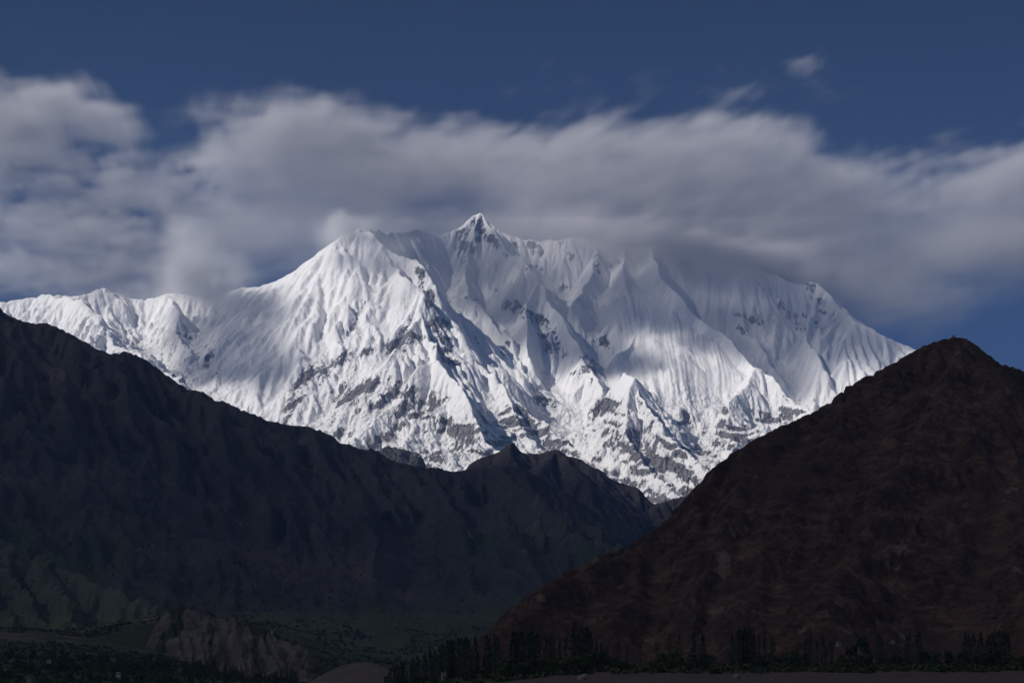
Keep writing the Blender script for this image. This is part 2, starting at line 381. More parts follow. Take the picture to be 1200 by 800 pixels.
    S = [  # rock outcrops of the face: bearing, height, size, tilt
        (412, 385, 4, 22, 0.5, .9), (350, 458, 9, 34, 0.55, 1.1), (395, 430, 12, 34, 0.7, .8), (418, 425, 8, 30, .7, .6), (415, 462, 26, 10, -0.5, 1.1), (452, 464, 20, 8, -.35, 1.1), (468, 408, 18, 7, -0.5, 1.1), (482, 390, 8, 8, 0, .8),
        (512, 385, 9, 14, .0, 1.0), (525, 408, 18, 8, 0.9, 1.1), (475, 480, 14, 9, -.6, .9), (500, 480, 16, 9, -.7, 1.0), (465, 500, 22, 6, -.7, .8), (525, 498, 10, 6, 0, .9), (545, 505, 8, 8, 0, .8), (400, 508, 10, 5, 0, .8),
        (510, 535, 14, 7, 0, .9), (600, 490, 26, 10, 0, .7), (630, 505, 25, 8, .5, .8), (640, 470, 14, 10, 0, .6), (590, 520, 40, 5, -.2, .7), (715, 477, 14, 8, 0, .9), (690, 430, 12, 16, .6, .8), (705, 408, 10, 14, .4, .6), (745, 525, 18, 10, .7, 1.0), (765, 540, 26, 9, .9, 1.1),
        (800, 555, 22, 8, 1.0, 1.1), (730, 515, 20, 7, -.3, .9), (720, 560, 26, 7, .3, .8), (690, 545, 20, 6, .5, .7), (850, 480, 3, 14, -.5, .9), (870, 500, 28, 4, -.25, 1.1), (855, 510, 14, 12, 0, .9), (830, 525, 16, 10, 0, .7), (780, 585, 16, 5, 0, .9), (920, 485, 22, 6, -.4, .8),
        (578, 282, 5, 26, -.8, .75), (563, 258, 5, 6, 0, .6), (548, 288, 9, 18, -.5, .38), (820, 318, 24, 6, .5, .6), (860, 340, 22, 6, .7, .5), (868, 372, 12, 14, 0, .5), (838, 370, 10, 10, 0, .4), (800, 305, 20, 6, .5, .6), (700, 300, 6, 12, 0, .6), (720, 305, 14, 6, 0, .5), (240, 420, 22, 10, 1.0, .55), (225, 395, 14, 8, .5, .4), (215, 440, 14, 10, .7, .45),
        (655, 530, 20, 8, .7, .9), (1000, 400, 10, 8, 0, .4), (780, 335, 20, 4, .9, .4), (495, 330, 4, 20, -.3, .6), (505, 350, 6, 12, 0, .7)]
    place = np.zeros_like(H)
    for cx, cy_, rx, ry, a, s in S:
        place = np.maximum(place, s * spot(cx, cy_, rx * 1.25, ry * 1.25, a))
    wall = smooth(500, 540, px) * (1 - smooth(960, 1000, px)) * smooth(262, 285, seen) * (1 - smooth(400, 430, seen)) * (1 - 0.85 * fluted)
    place = np.maximum(place, 0.50 * wall * smooth(0.12, 0.55, fbm(X * 1.2 + H * .4, H * 0.9 - Y * .2, 380, 4, 0.6, 33.0)))
    low = smooth(455, 500, seen) * smooth(560, 600, px)
    place = np.maximum(place, 0.5 * low * smooth(0.25, 0.6, fbm(X + H * .6, H * 0.8 - X * .3, 260, 4, 0.6, 37.0)))
    n1 = fbm(X + H * .3, Y - H * .5, 260, 5, 0.6, 11.0)
    lean = np.interp(px, [0, 420, 560, 700, 900], [0.9, 0.85, 0.2, -0.7, -0.5])
    uu = X * np.cos(lean) + H * np.sin(lean); vv = -X * np.sin(lean) + H * np.cos(lean)
    dirn = fbm(uu * 0.22, vv, 95, 4, 0.6, 21.0) * 1.3
    rock = 0.02 + 0.30 * smooth(1.45, 2.3, slope) + place * (0.38 + 0.22 * smooth(0.7, 1.5, slope)) + dirn * (0.05 + 0.36 * place + 0.10 * smooth(400, 520, seen)) + n1 * 0.10 + 0.10 * smooth(440, 540, seen) * smooth(0.9, 1.6, slope)
    rock = np.where(seen > 585, rock + 0.1, rock)
    rg = np.clip(0.25 + 0.75 * smooth(430, 500, seen) + 0.5 * smooth(300, 200, px) * smooth(370, 400, seen) + 0.1 * (px < 520) - 0.2 * fluted + place * 0.5 - 0.3 * np.exp(-(((px - 300) / 60) ** 2)), 0.12, 1.2) * (1 - 0.5 * smooth(880, 930, px))
    o = grid_mesh('snow_mountain', X, Y, H, snow_material(), {'rock': rock, 'rough': rg, 'outcrop': place})
    tag(o, kind='structure')
    return o
build_massif()

# ------------------------------------------------------------------ the dark hills and the valley
def earth_material(name, cols, patch=None, scale=0.01, bump=6.0, strata=0.0, bdist=1.0, rough=0.95):
    """bare mountain earth: cols = dark, middle, pale; patch = list of (attribute, colour a, colour b)"""
    t = NT(name); pos = t.geo()
    n1 = t.noise(scale, 9, 0.66, pos)
    n2 = t.noise(scale * 6, 6, 0.7, pos)
    if strata:
        n3 = t.noise(scale * 1.6, 6, 0.65, t.mapv((1, 1, strata), (0.28, -0.12, 0), pos), 0.6)
    else:
        n3 = t.noise(scale * 0.35, 5, 0.6, pos)
    v = t.math('ADD', t.math('MULTIPLY', n1, 0.42), t.math('ADD', t.math('MULTIPLY', n2, 0.32 if strata else 0.2), t.math('MULTIPLY', n3, 0.35 if strata else 0.45)))
    col = t.ramp(v, [(0.42, cols[0]), (0.55, cols[1]), (0.72, cols[2])])
    for an, ca, cb in patch or []:
        a = t.attr(an)
        pn = t.noise(scale * 3, 8, 0.7, pos)
        m = t.ramp(t.math('ADD', a, t.math('MULTIPLY', t.math('SUBTRACT', pn, 0.5), 0.9)), [(0.42, 0.0), (0.58, 1.0)])
        pc = t.mix(t.noise(scale * 9, 5, 0.7, pos), ca, cb)
        col = t.mix(m, col, pc)
    h = t.math('ADD', t.math('MULTIPLY', n1, bump), t.math('MULTIPLY', n2, bump * 0.35))
    if strata: h = t.math('ADD', h, t.math('MULTIPLY', n3, bump * 0.9))
    vo = t.n('ShaderNodeTexVoronoi'); t.t.links.new(t.mapv((1, 1, 1.3), (0.3, 0.5, 0.2), pos), vo.inputs['Vector']); vo.inputs['Scale'].default_value = scale * 2.2
    vo.inputs['Detail'].default_value = 3; vo.inputs['Roughness'].default_value = 0.6
    h = t.math('ADD', h, t.math('MULTIPLY', vo.outputs['Distance'], -bump * 0.8))
    return t.done(col, rough, t.bump(h, 1.0, bdist), 0.1)

sample = sample_
def fan(px0, px1, dpx, y0, y1, ny):
    c = np.arange(px0, px1, dpx); yy = np.geomspace(y0, y1, ny)
    PX, YY = np.meshgrid(c, yy); return PX, (PX - 600) / F * YY, YY

# --- left mountain
LEFT_LINE = [(-300, 300), (-100, 335), (0, 359), (4, 366), (21, 374), (37, 379), (54, 378), (71, 385), (96, 398), (112, 408), (131, 415), (147, 411), (169, 420), (199, 442), (222, 457), (237, 458), (254, 470), (262, 469), (282, 480),
             (301, 486), (311, 492), (327, 495), (339, 498), (356, 499), (369, 502), (384, 507), (400, 519), (411, 521), (422, 526), (439, 526), (452, 535), (464, 541), (481, 544), (496, 548), (511, 547), (527, 552), (539, 552), (550, 549),
             (569, 549), (580, 545), (600, 546), (611, 548), (624, 555), (637, 562), (652, 571), (666, 578), (700, 600), (740, 640), (800, 700), (900, 740)]
def build_left_mountain():
    cell = 16.0
    xs = np.arange(-3600, 1500, cell); ys = np.arange(3900, 9300, cell)
    X, Y = np.meshgrid(xs, ys)
    Xw = X + fbm(X, Y, 700, 4, 0.55, 3.0) * 60; Yw = Y + fbm(X, Y, 700, 4, 0.55, 6.0) * 60
    pxx = 600 + F * X / Y
    base = 60 + (Yw - 3900) * 0.13
    yc = lambda p: 6700 + np.interp(p, [0, 600, 800], [0, 600, 900])
    r = [([(p, q, float(yc(p))) for p, q in LEFT_LINE[::2]], 0.72, 30, 150)]
    rs = np.random.RandomState(5)
    for p0 in np.arange(-230, 720, 46):        # spurs that run down from the crest towards the valley
        p = p0 + rs.uniform(-12, 12); q = np.interp(p, [a for a, b in LEFT_LINE], [b for a, b in LEFT_LINE]); y = float(yc(p))
        pts = [(p, q, y)]; zt = (HY - q) / F * y; n = 5; x = (p - 600) / F * y
        L = rs.uniform(1100, 1700); dirx = rs.uniform(0.15, 0.5)
        for k in range(1, n + 1):
            t = k / n; xx = x + dirx * L * t + rs.uniform(-40, 40); yy = y - L * t; zz = zt + (250 - zt) * (t ** 0.85) + 20
            pts.append((600 + F * xx / yy, HY - F * zz / yy, yy))
        r.append((pts, 0.9, 22, 90))
    # broad shoulder that carries the dark benches, and the scree fan below it
    r.append(([(-200, 520, 5600), (0, 560, 5500), (120, 590, 5450), (220, 622, 5450), (300, 645, 5450), (400, 668, 5500), (480, 700, 5500)], 0.55, 14, 120))
    r.append(([(-200, 585, 4700), (0, 622, 4600), (60, 652, 4500), (130, 690, 4400), (210, 716, 4300), (290, 735, 4200)], 0.55, 12, 90))
    H, DD = ridge_field(Xw, Yw, r, base, 2200, 9)
    up = smooth(250, 600, H)
    H = H + (ridged(Xw, Yw, 420, 5, 0.5, 7.0) - 1.1) * 32 * up + fbm(X, Y, 120, 3, 0.5, 2.0) * 6
    H = erode(H, cell, 110000, 50, 3, cap=3.5, ero=0.3, dep=0.25)
    PX, FX, FY = fan(-110, 860, 1.3, 3920, 9200, 620)
    Z = sample(H, xs, ys, FX, FY)
    Z = Z + fbm(FX, FY, 60, 4, 0.6, 3.3) * 4.5 + (ridged(FX, FY, 90, 3, .5, 1.1) - 1) * 12 * smooth(250, 500, Z) + (ridged(FX, FY, 34, 3, .5, 4.1) - 1) * 4.5
    Z = fit_skyline(Z, FX, FY, LEFT_LINE, sm=2)
    seen = HY - Z / FY * F
    n = fbm(FX, FY, 500, 5, 0.6, 9.0); n2 = fbm(FX, FY * .5, 160, 5, 0.65, 19.0)
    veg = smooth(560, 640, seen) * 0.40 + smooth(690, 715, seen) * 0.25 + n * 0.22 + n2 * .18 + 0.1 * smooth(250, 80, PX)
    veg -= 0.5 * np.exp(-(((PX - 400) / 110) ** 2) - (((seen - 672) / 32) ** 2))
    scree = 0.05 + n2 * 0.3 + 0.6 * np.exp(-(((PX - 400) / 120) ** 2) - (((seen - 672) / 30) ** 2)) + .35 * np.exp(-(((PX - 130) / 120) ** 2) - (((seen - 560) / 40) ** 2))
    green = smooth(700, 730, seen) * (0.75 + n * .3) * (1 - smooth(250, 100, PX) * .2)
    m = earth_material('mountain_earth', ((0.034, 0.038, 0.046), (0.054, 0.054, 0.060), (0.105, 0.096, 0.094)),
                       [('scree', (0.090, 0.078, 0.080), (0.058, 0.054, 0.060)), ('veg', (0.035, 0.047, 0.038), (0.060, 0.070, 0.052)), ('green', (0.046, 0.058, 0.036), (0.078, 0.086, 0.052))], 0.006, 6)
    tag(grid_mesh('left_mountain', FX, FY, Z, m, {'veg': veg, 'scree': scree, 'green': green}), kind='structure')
    return (H, xs, ys)

# --- the ridge between, brown in weak sun, and the small rocky spur left of it
MID_LINE = [(480, 600), (520, 575), (540, 556), (547, 548), (552, 542), (561, 537), (570, 534), (580, 531), (588, 526), (596, 520), (600, 518), (603, 520), (611, 530), (622, 531), (634, 531), (643, 528), (650, 526), (655, 527), (661, 532), (666, 534), (679, 537), (694, 547), (705, 551), (716, 561),
            (735, 568), (750, 572), (753, 578), (757, 582), (765, 591), (776, 588), (787, 584), (799, 582), (830, 574), (900, 556), (1000, 530)]
def build_mid():
    cell = 14.0
    xs = np.arange(-900, 2100, cell); ys = np.arange(7600, 11400, cell); X, Y = np.meshgrid(xs, ys)
    Xw = X + fbm(X, Y, 500, 4, 0.55, 3.0) * 35; Yw = Y + fbm(X, Y, 500, 4, 0.55, 6.0) * 35
    base = np.full_like(X, 250.0)
    yc = lambda p: 10000 + (p - 600) * 1.2
    r = [([(p, q, yc(p)) for p, q in MID_LINE], 0.8, 25, 90),
         ([(600, 518, 10000), (606, 560, 9500), (625, 600, 9000), (650, 650, 8500)], 0.85, 18, 70),
         ([(655, 527, 10060), (625, 556, 9600), (600, 580, 9200), (590, 620, 8700)], 0.85, 18, 70),
         ([(655, 527, 10060), (690, 570, 9500), (705, 610, 9000), (715, 660, 8500)], 0.85, 18, 70),
         ([(750, 572, 10180), (740, 610, 9700), (735, 660, 9100)], 0.85, 18, 70),
         ([(830, 574, 10270), (810, 610, 9800), (790, 660, 9200)], 0.85, 18, 70)]
    H, DD = ridge_field(Xw, Yw, r, base, 2200, 4)
    H = H + (ridged(Xw, Yw, 300, 5, 0.45, 4.0) - 1.1) * 16 + fbm(X, Y, 90, 3, .5) * 8
    H = erode(H, cell, 60000, 45, 8, cap=3.5)
    PX, FX, FY = fan(475, 960, 1.2, 7900, 11200, 300)
    Z = sample(H, xs, ys, FX, FY) + fbm(FX, FY, 50, 4, 0.6, 3.3) * 5
    Z = fit_skyline(Z, FX, FY, MID_LINE, sm=2)
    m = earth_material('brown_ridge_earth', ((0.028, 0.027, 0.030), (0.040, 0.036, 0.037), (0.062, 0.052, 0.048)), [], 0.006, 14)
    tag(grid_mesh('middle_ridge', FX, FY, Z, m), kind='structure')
    # rocky spur with snow in its cracks
    line = [(425, 560), (436, 530), (443, 526), (450, 524), (456, 522), (463, 524), (469, 523), (476, 527), (482, 529), (488, 529), (494, 533), (497, 541), (502, 552), (515, 575)]
    xs = np.arange(-1050, -300, 7.0); ys = np.arange(11600, 12700, 7.0); X, Y = np.meshgrid(xs, ys)
    Xw = X + fbm(X, Y, 140, 4, 0.6, 3.0) * 16; Yw = Y + fbm(X, Y, 140, 4, 0.6, 6.0) * 16
    H, DD = ridge_field(Xw, Yw, [([(p, q, 12200) for p, q in line], 1.3, 28, 34)], np.full_like(X, 1000.0), 1500, 2)
    H = H + (ridged(Xw, Yw, 110, 5, 0.55, 6.0) - 1.1) * 26
    H = fit_skyline(H, X, Y, line, sm=2)
    gy, gx = np.gradient(H, 7.0)
    rock = 0.78 + 0.18 * fbm(X, Y, 70, 4, .6, 2.) - 0.35 * smooth(1.0, 0.4, np.sqrt(gx * gx + gy * gy))
    m = bpy.data.materials['snow_and_rock'].copy(); m.name = 'shaded_spur_rock'  # darkened copy of the mountain rock: the spur's shade is put into its colour
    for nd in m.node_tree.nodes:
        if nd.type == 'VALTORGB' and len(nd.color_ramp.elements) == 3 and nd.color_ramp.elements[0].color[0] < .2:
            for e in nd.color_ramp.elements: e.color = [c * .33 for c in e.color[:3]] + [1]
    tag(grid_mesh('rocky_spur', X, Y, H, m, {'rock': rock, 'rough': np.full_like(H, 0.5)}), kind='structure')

# --- the brown hill on the right
RIGHT_LINE = [(440, 822), (490, 804), (520, 787), (542, 768), (560, 749), (571, 740), (582, 731), (597, 718), (622, 697), (635, 688), (656, 676), (671, 668), (687, 663), (693, 656), (699, 652), (719, 647), (732, 642), (745, 634), (760, 627), (781, 610), (804, 582), (821, 563), (836, 548), (856, 533), (879, 518),
              (896, 509), (916, 499), (940, 489), (972, 472), (986, 458), (1007, 445), (1025, 437), (1051, 423), (1070, 412), (1083, 405), (1104, 398), (1119, 395), (1130, 396), (1143, 403), (1156, 414), (1172, 426), (1193, 432), (1200, 436), (1260, 470), (1400, 560), (1600, 700)]
def right_y(p): return float(np.interp(p, [440, 560, 656, 760, 856, 972, 1083, 1125, 1200, 1400, 1600], [1950, 2150, 2350, 2600, 2850, 3020, 3150, 3180, 3260, 3350, 3400]))
def build_right_hill():
    cell = 4.0
    xs = np.arange(-420, 1500, cell); ys = np.arange(1780, 3700, cell); X, Y = np.meshgrid(xs, ys)
    Xw = X + fbm(X, Y, 260, 4, 0.55, 3.0) * 18; Yw = Y + fbm(X, Y, 260, 4, 0.55, 6.0) * 18
    base = np.full_like(X, 20.0) + (Y - 1780) * 0.008 - 120 * smooth(620, 540, 600 + F * X / Y)
    r = [([(p, q, right_y(p)) for p, q in RIGHT_LINE], 0.80, 10, 60)]
    for pts in ([(1125, 395, 3180), (1085, 480, 2880), (1040, 560, 2600), (1000, 640, 2380), (960, 720, 2130)], [(1160, 414, 3230), (1175, 500, 2900), (1190, 590, 2600), (1200, 690, 2300), (1205, 740, 2100)],
                [(1010, 445, 3080), (980, 520, 2800), (930, 590, 2600), (890, 660, 2400), (860, 720, 2200)], [(880, 518, 2880), (860, 580, 2650), (830, 650, 2430), (800, 700, 2280)], [(760, 627, 2600), (750, 670, 2430), (720, 715, 2250)],
                [(1300, 480, 3300), (1280, 600, 2800), (1260, 700, 2300)]):
        r.append((pts, 0.72, 14, 48))
    H, DD = ridge_field(Xw, Yw, r, base, 1800, 4)
    hi = smooth(45, 130, H)
    H = H + ((ridged(Xw, Yw, 190, 5, 0.52, 4.0) - 1.1) * 21 * (0.4 + 0.6 * smooth(0, 60, DD)) + fbm(X, Y, 40, 4, .55) * 3.0) * hi
    # ledges of hard rock across the face
    tz = H + X * 0.10 + fbm(X, Y, 220, 4, 0.55, 4.4) * 26
    stp = 34.0; fr = tz / stp - np.floor(tz / stp)
    ledge = smooth(-0.1, 0.35, fbm(X, Y, 330, 4, 0.6, 14.0)) * smooth(90, 160, H) * smooth(640, 560, H)
    H = H + ledge * (smooth(0.25, 0.55, fr) - fr) * stp * 0.45
    H = erode(H, cell, 130000, 60, 3, cap=3.0, ero=0.22, dep=0.25)
    H = fit_skyline(H, X, Y, RIGHT_LINE, sm=3)
    px = 600 + F * X / Y; seen = HY - H / Y * F
    n = fbm(X, Y, 60, 5, 0.6, 9.0); n2 = fbm(X, Y, 260, 4, 0.6, 29.0)
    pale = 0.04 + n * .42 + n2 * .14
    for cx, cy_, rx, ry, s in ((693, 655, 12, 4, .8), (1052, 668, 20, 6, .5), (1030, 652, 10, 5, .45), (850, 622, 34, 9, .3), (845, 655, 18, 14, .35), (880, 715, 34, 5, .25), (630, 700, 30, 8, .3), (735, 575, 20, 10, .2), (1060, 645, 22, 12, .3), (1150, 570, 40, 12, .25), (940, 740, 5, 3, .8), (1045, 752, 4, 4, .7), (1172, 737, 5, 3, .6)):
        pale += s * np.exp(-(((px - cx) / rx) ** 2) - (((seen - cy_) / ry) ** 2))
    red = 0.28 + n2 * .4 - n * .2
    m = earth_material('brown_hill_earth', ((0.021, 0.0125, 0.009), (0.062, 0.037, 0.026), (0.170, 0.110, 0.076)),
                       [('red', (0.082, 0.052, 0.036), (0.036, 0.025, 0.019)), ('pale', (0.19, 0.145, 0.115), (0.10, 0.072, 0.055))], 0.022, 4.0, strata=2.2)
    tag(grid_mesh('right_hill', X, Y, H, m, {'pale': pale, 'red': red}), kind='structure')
    return (H, xs, ys)

# --- valley: one table of what row of the picture the ground at a bearing and distance reaches
VY = [300, 1000, 1330, 1400, 1500, 1650, 1900, 2300, 2700, 3200, 3384, 3396, 3700, 4300, 5300, 6200]
VP = [-250, 0, 100, 200, 260, 310, 350, 400, 480, 560, 700, 1400]
VT = np.array([[1280] * 12, [870] * 12,
    [824, 824, 824, 824, 824, 824, 822, 820, 816, 806, 801, 799],
    [820, 820, 820, 820, 820, 820, 820, 820, 815, 803, 794, 791],
    [814, 814, 814, 814, 814, 814, 814, 813, 808, 794, 786, 785],
    [812, 812, 812, 812, 812, 812, 812, 812, 806, 790, 784, 784],
    [803, 803, 805, 808, 810, 812, 812, 812, 806, 790, 782, 782],
    [784, 785, 788, 792, 798, 802, 806, 808, 806, 792, 780, 780],
    [766, 767, 771, 778, 792, 799, 802, 806, 804, 792, 780, 780],
    [746, 747, 752, 768, 790, 798, 799, 798, 794, 788, 780, 780],
    [740, 741, 748, 762, 788, 796, 796, 790, 789, 784, 780, 780],
    [740, 742, 752, 722, 732, 746, 768, 790, 789, 784, 780, 780],
    [736, 738, 742, 722, 730, 742, 758, 778, 778, 776, 775, 775],
    [735, 735, 735, 722, 726, 734, 744, 758, 762, 764, 765, 765],
    [728] * 12, [720] * 12], float)
def valley_z(X, Y):
    px = 600 + F * X / Y
    i = np.clip(np.searchsorted(VP, px) - 1, 0, len(VP) - 2); j = np.clip(np.searchsorted(VY, Y) - 1, 0, len(VY) - 2)
    VPa = np.array(VP, float); VYa = np.array(VY, float)
    u = np.clip((px - VPa[i]) / (VPa[i + 1] - VPa[i]), 0, 1); v = np.clip((Y - VYa[j]) / (VYa[j + 1] - VYa[j]), 0, 1)
    py = (VT[j, i] * (1 - u) + VT[j, i + 1] * u) * (1 - v) + (VT[j + 1, i] * (1 - u) + VT[j + 1, i + 1] * u) * v
    return (HY - py) / F * Y
def valley_full(X, Y):
    z = valley_z(X, Y)
    z = z + fbm(X, Y, 220, 5, 0.55, 3.0) * 5 * smooth(1500, 2200, Y) + fbm(X, Y, 40, 3, 0.5, 5.0) * 0.8
    # hand-built field terraces
    tz = z + fbm(X, Y, 300, 2, 0.5, 8.0) * 3; st = 5.0; fr = tz / st - np.floor(tz / st)
    z = z + (smooth(0.35, 0.65, fr) - fr) * st * 0.6 * smooth(3300, 3500, Y)
    # low bank that edges the near field
    px = 600 + F * X / Y
    bank = 1405 + fbm(X, Y, 120, 3, 0.5, 2.0) * 25
    z = z + 2.5 * smooth(bank - 14, bank + 6, Y) * smooth(560, 660, px) * (1 - smooth(1500, 1700, Y))
    return z
def build_valley():
    PX, X, Y = fan(-250, 1400, 2.2, 300, 6200, 700)
    Z = valley_full(X, Y)
    n = fbm(X, Y, 90, 5, 0.6, 9.0); n2 = fbm(X, Y * 0.6, 300, 4, 0.6, 29.0)
    soil = np.where(PX > 600, 1.0, 0.0) * (1 - smooth(1420, 1450, Y)) + n * 0.2
    soil += smooth(3140, 3200, Y) * (1 - smooth(3392, 3398, Y)) * smooth(170, 200, PX) * (1 - smooth(360, 390, PX))
    soil += smooth(2950, 3200, Y) * smooth(215, 180, PX) * (0.30 + n2 * .7 + n * .3)
    m = earth_material('valley_ground', ((0.022, 0.030, 0.018), (0.040, 0.050, 0.028), (0.075, 0.078, 0.045)), [('soil', (0.10, 0.080, 0.074), (0.065, 0.053, 0.05))], 0.02, 2.0)
    o = grid_mesh('valley_floor', X, Y, Z, m, {'soil': soil}); tag(o, kind='structure')
    # the plain that runs on to the horizon
    me = bpy.data.meshes.new('ground'); B = 60000.0
    me.from_pydata([(-B, -B, -150), (B, -B, -150), (B, B, -150), (-B, B, -150)], [], [(0, 1, 2, 3)]); me.materials.append(m)
    o = bpy.data.objects.new('ground', me); scene.collection.objects.link(o); tag(o, kind='structure')

BLUFF = [(120, 790), (160, 762), (180, 738), (196, 713), (215, 711), (240, 716), (262, 725), (272, 724), (288, 733), (302, 738), (308, 734), (318, 745), (332, 752), (345, 760), (350, 756), (358, 770), (366, 786), (374, 800)]
def build_bluff():
    PX, X, Y = fan(100, 392, 0.8, 3060, 3560, 330)
    z0 = valley_z(X, np.minimum(Y, 3384)) - 14
    Xw = X + fbm(X, Y, 70, 4, 0.6, 3.0) * 13
    r = [([(p, q, 3370) for p, q in BLUFF], 2.0, 0, 30)]
    rs = np.random.RandomState(12)
    p = 176.0
    while p < 368:
        q = float(np.interp(p, [a for a, b in BLUFF], [b for a, b in BLUFF])); big = rs.rand()
        q += rs.uniform(-3, 1); lean = rs.uniform(4, 26)
        pts = [(p, q, 3368)]
        for k in range(1, 5):
            t = k / 4; pts.append((p + lean * t + rs.uniform(-2, 2), q + (800 - q) * t ** 0.9, 3368 - (90 + 80 * big) * t))
        r.append((pts, 1.7, 4, 9)); p += rs.uniform(9, 20)
    H, DD = ridge_field(Xw, Y, r, z0, 400, 3)
    top = (HY - np.interp(PX, [a for a, b in BLUFF], [b for a, b in BLUFF])) / F * 3370
    plate = np.where(Y > 3370, top - (Y - 3370) * .02, -500) + fbm(X, Y, 50, 3, .5) * 1.5
    H = np.maximum(H, np.where((PX > 178) & (PX < 366), plate, -500))
    H = H - (ridged(Xw, Y, 26, 4, 0.6, 3.0) - 1) * 5.0 * (H > z0 + 6)
    H = np.where((Y > 3540) | (PX < 104) | (PX > 388), z0, H)
    green = smooth(3366, 3380, Y) + fbm(X, Y, 60, 4, .6, 3.) * .75 + .12 + 0.45 * smooth(240, 185, PX) + 0.4 * smooth(727, 712, HY - H / Y * F)
    m = earth_material('bluff_earth', ((0.065, 0.058, 0.056), (0.12, 0.105, 0.10), (0.21, 0.185, 0.165)), [('green', (0.025, 0.034, 0.02), (0.045, 0.052, 0.03))], 0.03, 1.6)
    tag(grid_mesh('eroded_bluff', X, Y, H, m, {'green': green}), kind='structure')

def build_hillock():
    line = [(335, 806), (362, 800), (372, 793), (385, 786), (398, 780), (410, 777), (430, 775), (442, 777), (452, 781), (464, 789), (480, 799), (500, 806)]
    xs = np.arange(-420, -80, 2.0); ys = np.arange(2700, 3140, 2.0); X, Y = np.meshgrid(xs, ys)
    px = 600 + F * X / Y
    top = (HY - np.interp(px, [a for a, b in line], [b for a, b in line])) / F * 2940
    H = top * np.clip(1 - ((Y - 2940) / 210) ** 2, -.2, 1) ** 1 + (ridged(X, Y, 40, 4, 0.5, 3.0) - 1) * 2.0
    H = fit_skyline(np.maximum(H, -10), X, Y, line, sm=4)
    m = earth_material('hillock_earth', ((0.085, 0.070, 0.060), (0.12, 0.098, 0.08), (0.16, 0.13, 0.105)), [], 0.03, 1.4)
    tag(grid_mesh('hillock', X, Y, H, m), kind='structure')

# ------------------------------------------------------------------ clouds (real volumes) and air
def cloud_volume(name, lo, hi, res, dens, color, density_mult, label=None, aniso=0.0):
    """a body of cloud: dens is an array [nz, ny, nx]; geometry nodes turn it into a volume"""
    nz, ny, nx = dens.shape
    me = bpy.data.meshes.new(name); n = nx * ny * nz
    me.vertices.add(n)
    at = me.attributes.new('d', 'FLOAT', 'POINT'); at.data.foreach_set('value', dens.astype(np.float32).ravel())
    o = bpy.data.objects.new(name, me); scene.collection.objects.link(o)
    ng = bpy.data.node_groups.new(name + '_nodes', 'GeometryNodeTree')
    ng.interface.new_socket('Geometry', in_out='INPUT', socket_type='NodeSocketGeometry'); ng.interface.new_socket('Geometry', in_out='OUTPUT', socket_type='NodeSocketGeometry')
    N = ng.nodes; Lk = ng.links
    gi = N.new('NodeGroupInput'); go = N.new('NodeGroupOutput')
    vc = N.new('GeometryNodeVolumeCube')
    vc.inputs['Min'].default_value = lo; vc.inputs['Max'].default_value = hi
    for k, v in zip(('Resolution X', 'Resolution Y', 'Resolution Z'), (nx, ny, nz)): vc.inputs[k].default_value = v
    vc.inputs['Background'].default_value = 0.0
    pos = N.new('GeometryNodeInputPosition')
    sub = N.new('ShaderNodeVectorMath'); sub.operation = 'SUBTRACT'; Lk.new(pos.outputs[0], sub.inputs[0]); sub.inputs[1].default_value = lo
    mul = N.new('ShaderNodeVectorMath'); mul.operation = 'MULTIPLY'; Lk.new(sub.outputs[0], mul.inputs[0])
    mul.inputs[1].default_value = ((nx - 1) / (hi[0] - lo[0]), (ny - 1) / (hi[1] - lo[1]), (nz - 1) / (hi[2] - lo[2]))
    add = N.new('ShaderNodeVectorMath'); add.operation = 'ADD'; Lk.new(mul.outputs[0], add.inputs[0]); add.inputs[1].default_value = (0.5, 0.5, 0.5)
    fl = N.new('ShaderNodeVectorMath'); fl.operation = 'FLOOR'; Lk.new(add.outputs[0], fl.inputs[0])
    dot = N.new('ShaderNodeVectorMath'); dot.operation = 'DOT_PRODUCT'; Lk.new(fl.outputs[0], dot.inputs[0]); dot.inputs[1].default_value = (1, nx, nx * ny)
    na = N.new('GeometryNodeInputNamedAttribute'); na.data_type = 'FLOAT'; na.inputs['Name'].default_value = 'd'
    si = N.new('GeometryNodeSampleIndex'); si.data_type = 'FLOAT'; si.domain = 'POINT'; si.clamp = True
    Lk.new(gi.outputs[0], si.inputs['Geometry']); Lk.new(na.outputs[0], si.inputs['Value']); Lk.new(dot.outputs['Value'], si.inputs['Index'])
    Lk.new(si.outputs[0], vc.inputs['Density'])
    m = bpy.data.materials.new(name + '_vapour'); m.use_nodes = True; t = m.node_tree
    t.nodes.remove(t.nodes['Principled BSDF'])
    pv = t.nodes.new('ShaderNodeVolumePrincipled'); pv.inputs['Color'].default_value = (*color, 1)
    pv.inputs['Density'].default_value = density_mult; pv.inputs['Anisotropy'].default_value = aniso
    t.links.new(pv.outputs[0], t.nodes['Material Output'].inputs['Volume'])
    m.cycles.volume_step_rate = 1.0
    sm = N.new('GeometryNodeSetMaterial'); sm.inputs['Material'].default_value = m
    Lk.new(vc.outputs[0], sm.inputs[0]); Lk.new(sm.outputs[0], go.inputs[0])
    me.materials.append(m)
    md = o.modifiers.new('cloud', 'NODES'); md.node_group = ng
    tag(o, kind='stuff')
    return o

def noise3(x, y, z, wl, octs=4, gain=0.5, seed=0.0):
    # two turned planes of noise give a cheap field that varies in all three directions
    return 0.5 * (fbm(x + 0.16 * y + seed * 100, z * 1.0 + 0.12 * y, wl, octs, gain, seed) + fbm(x - 0.2 * y, z - 0.15 * y + seed * 70, wl * 1.13, octs, gain, seed + 5)) 

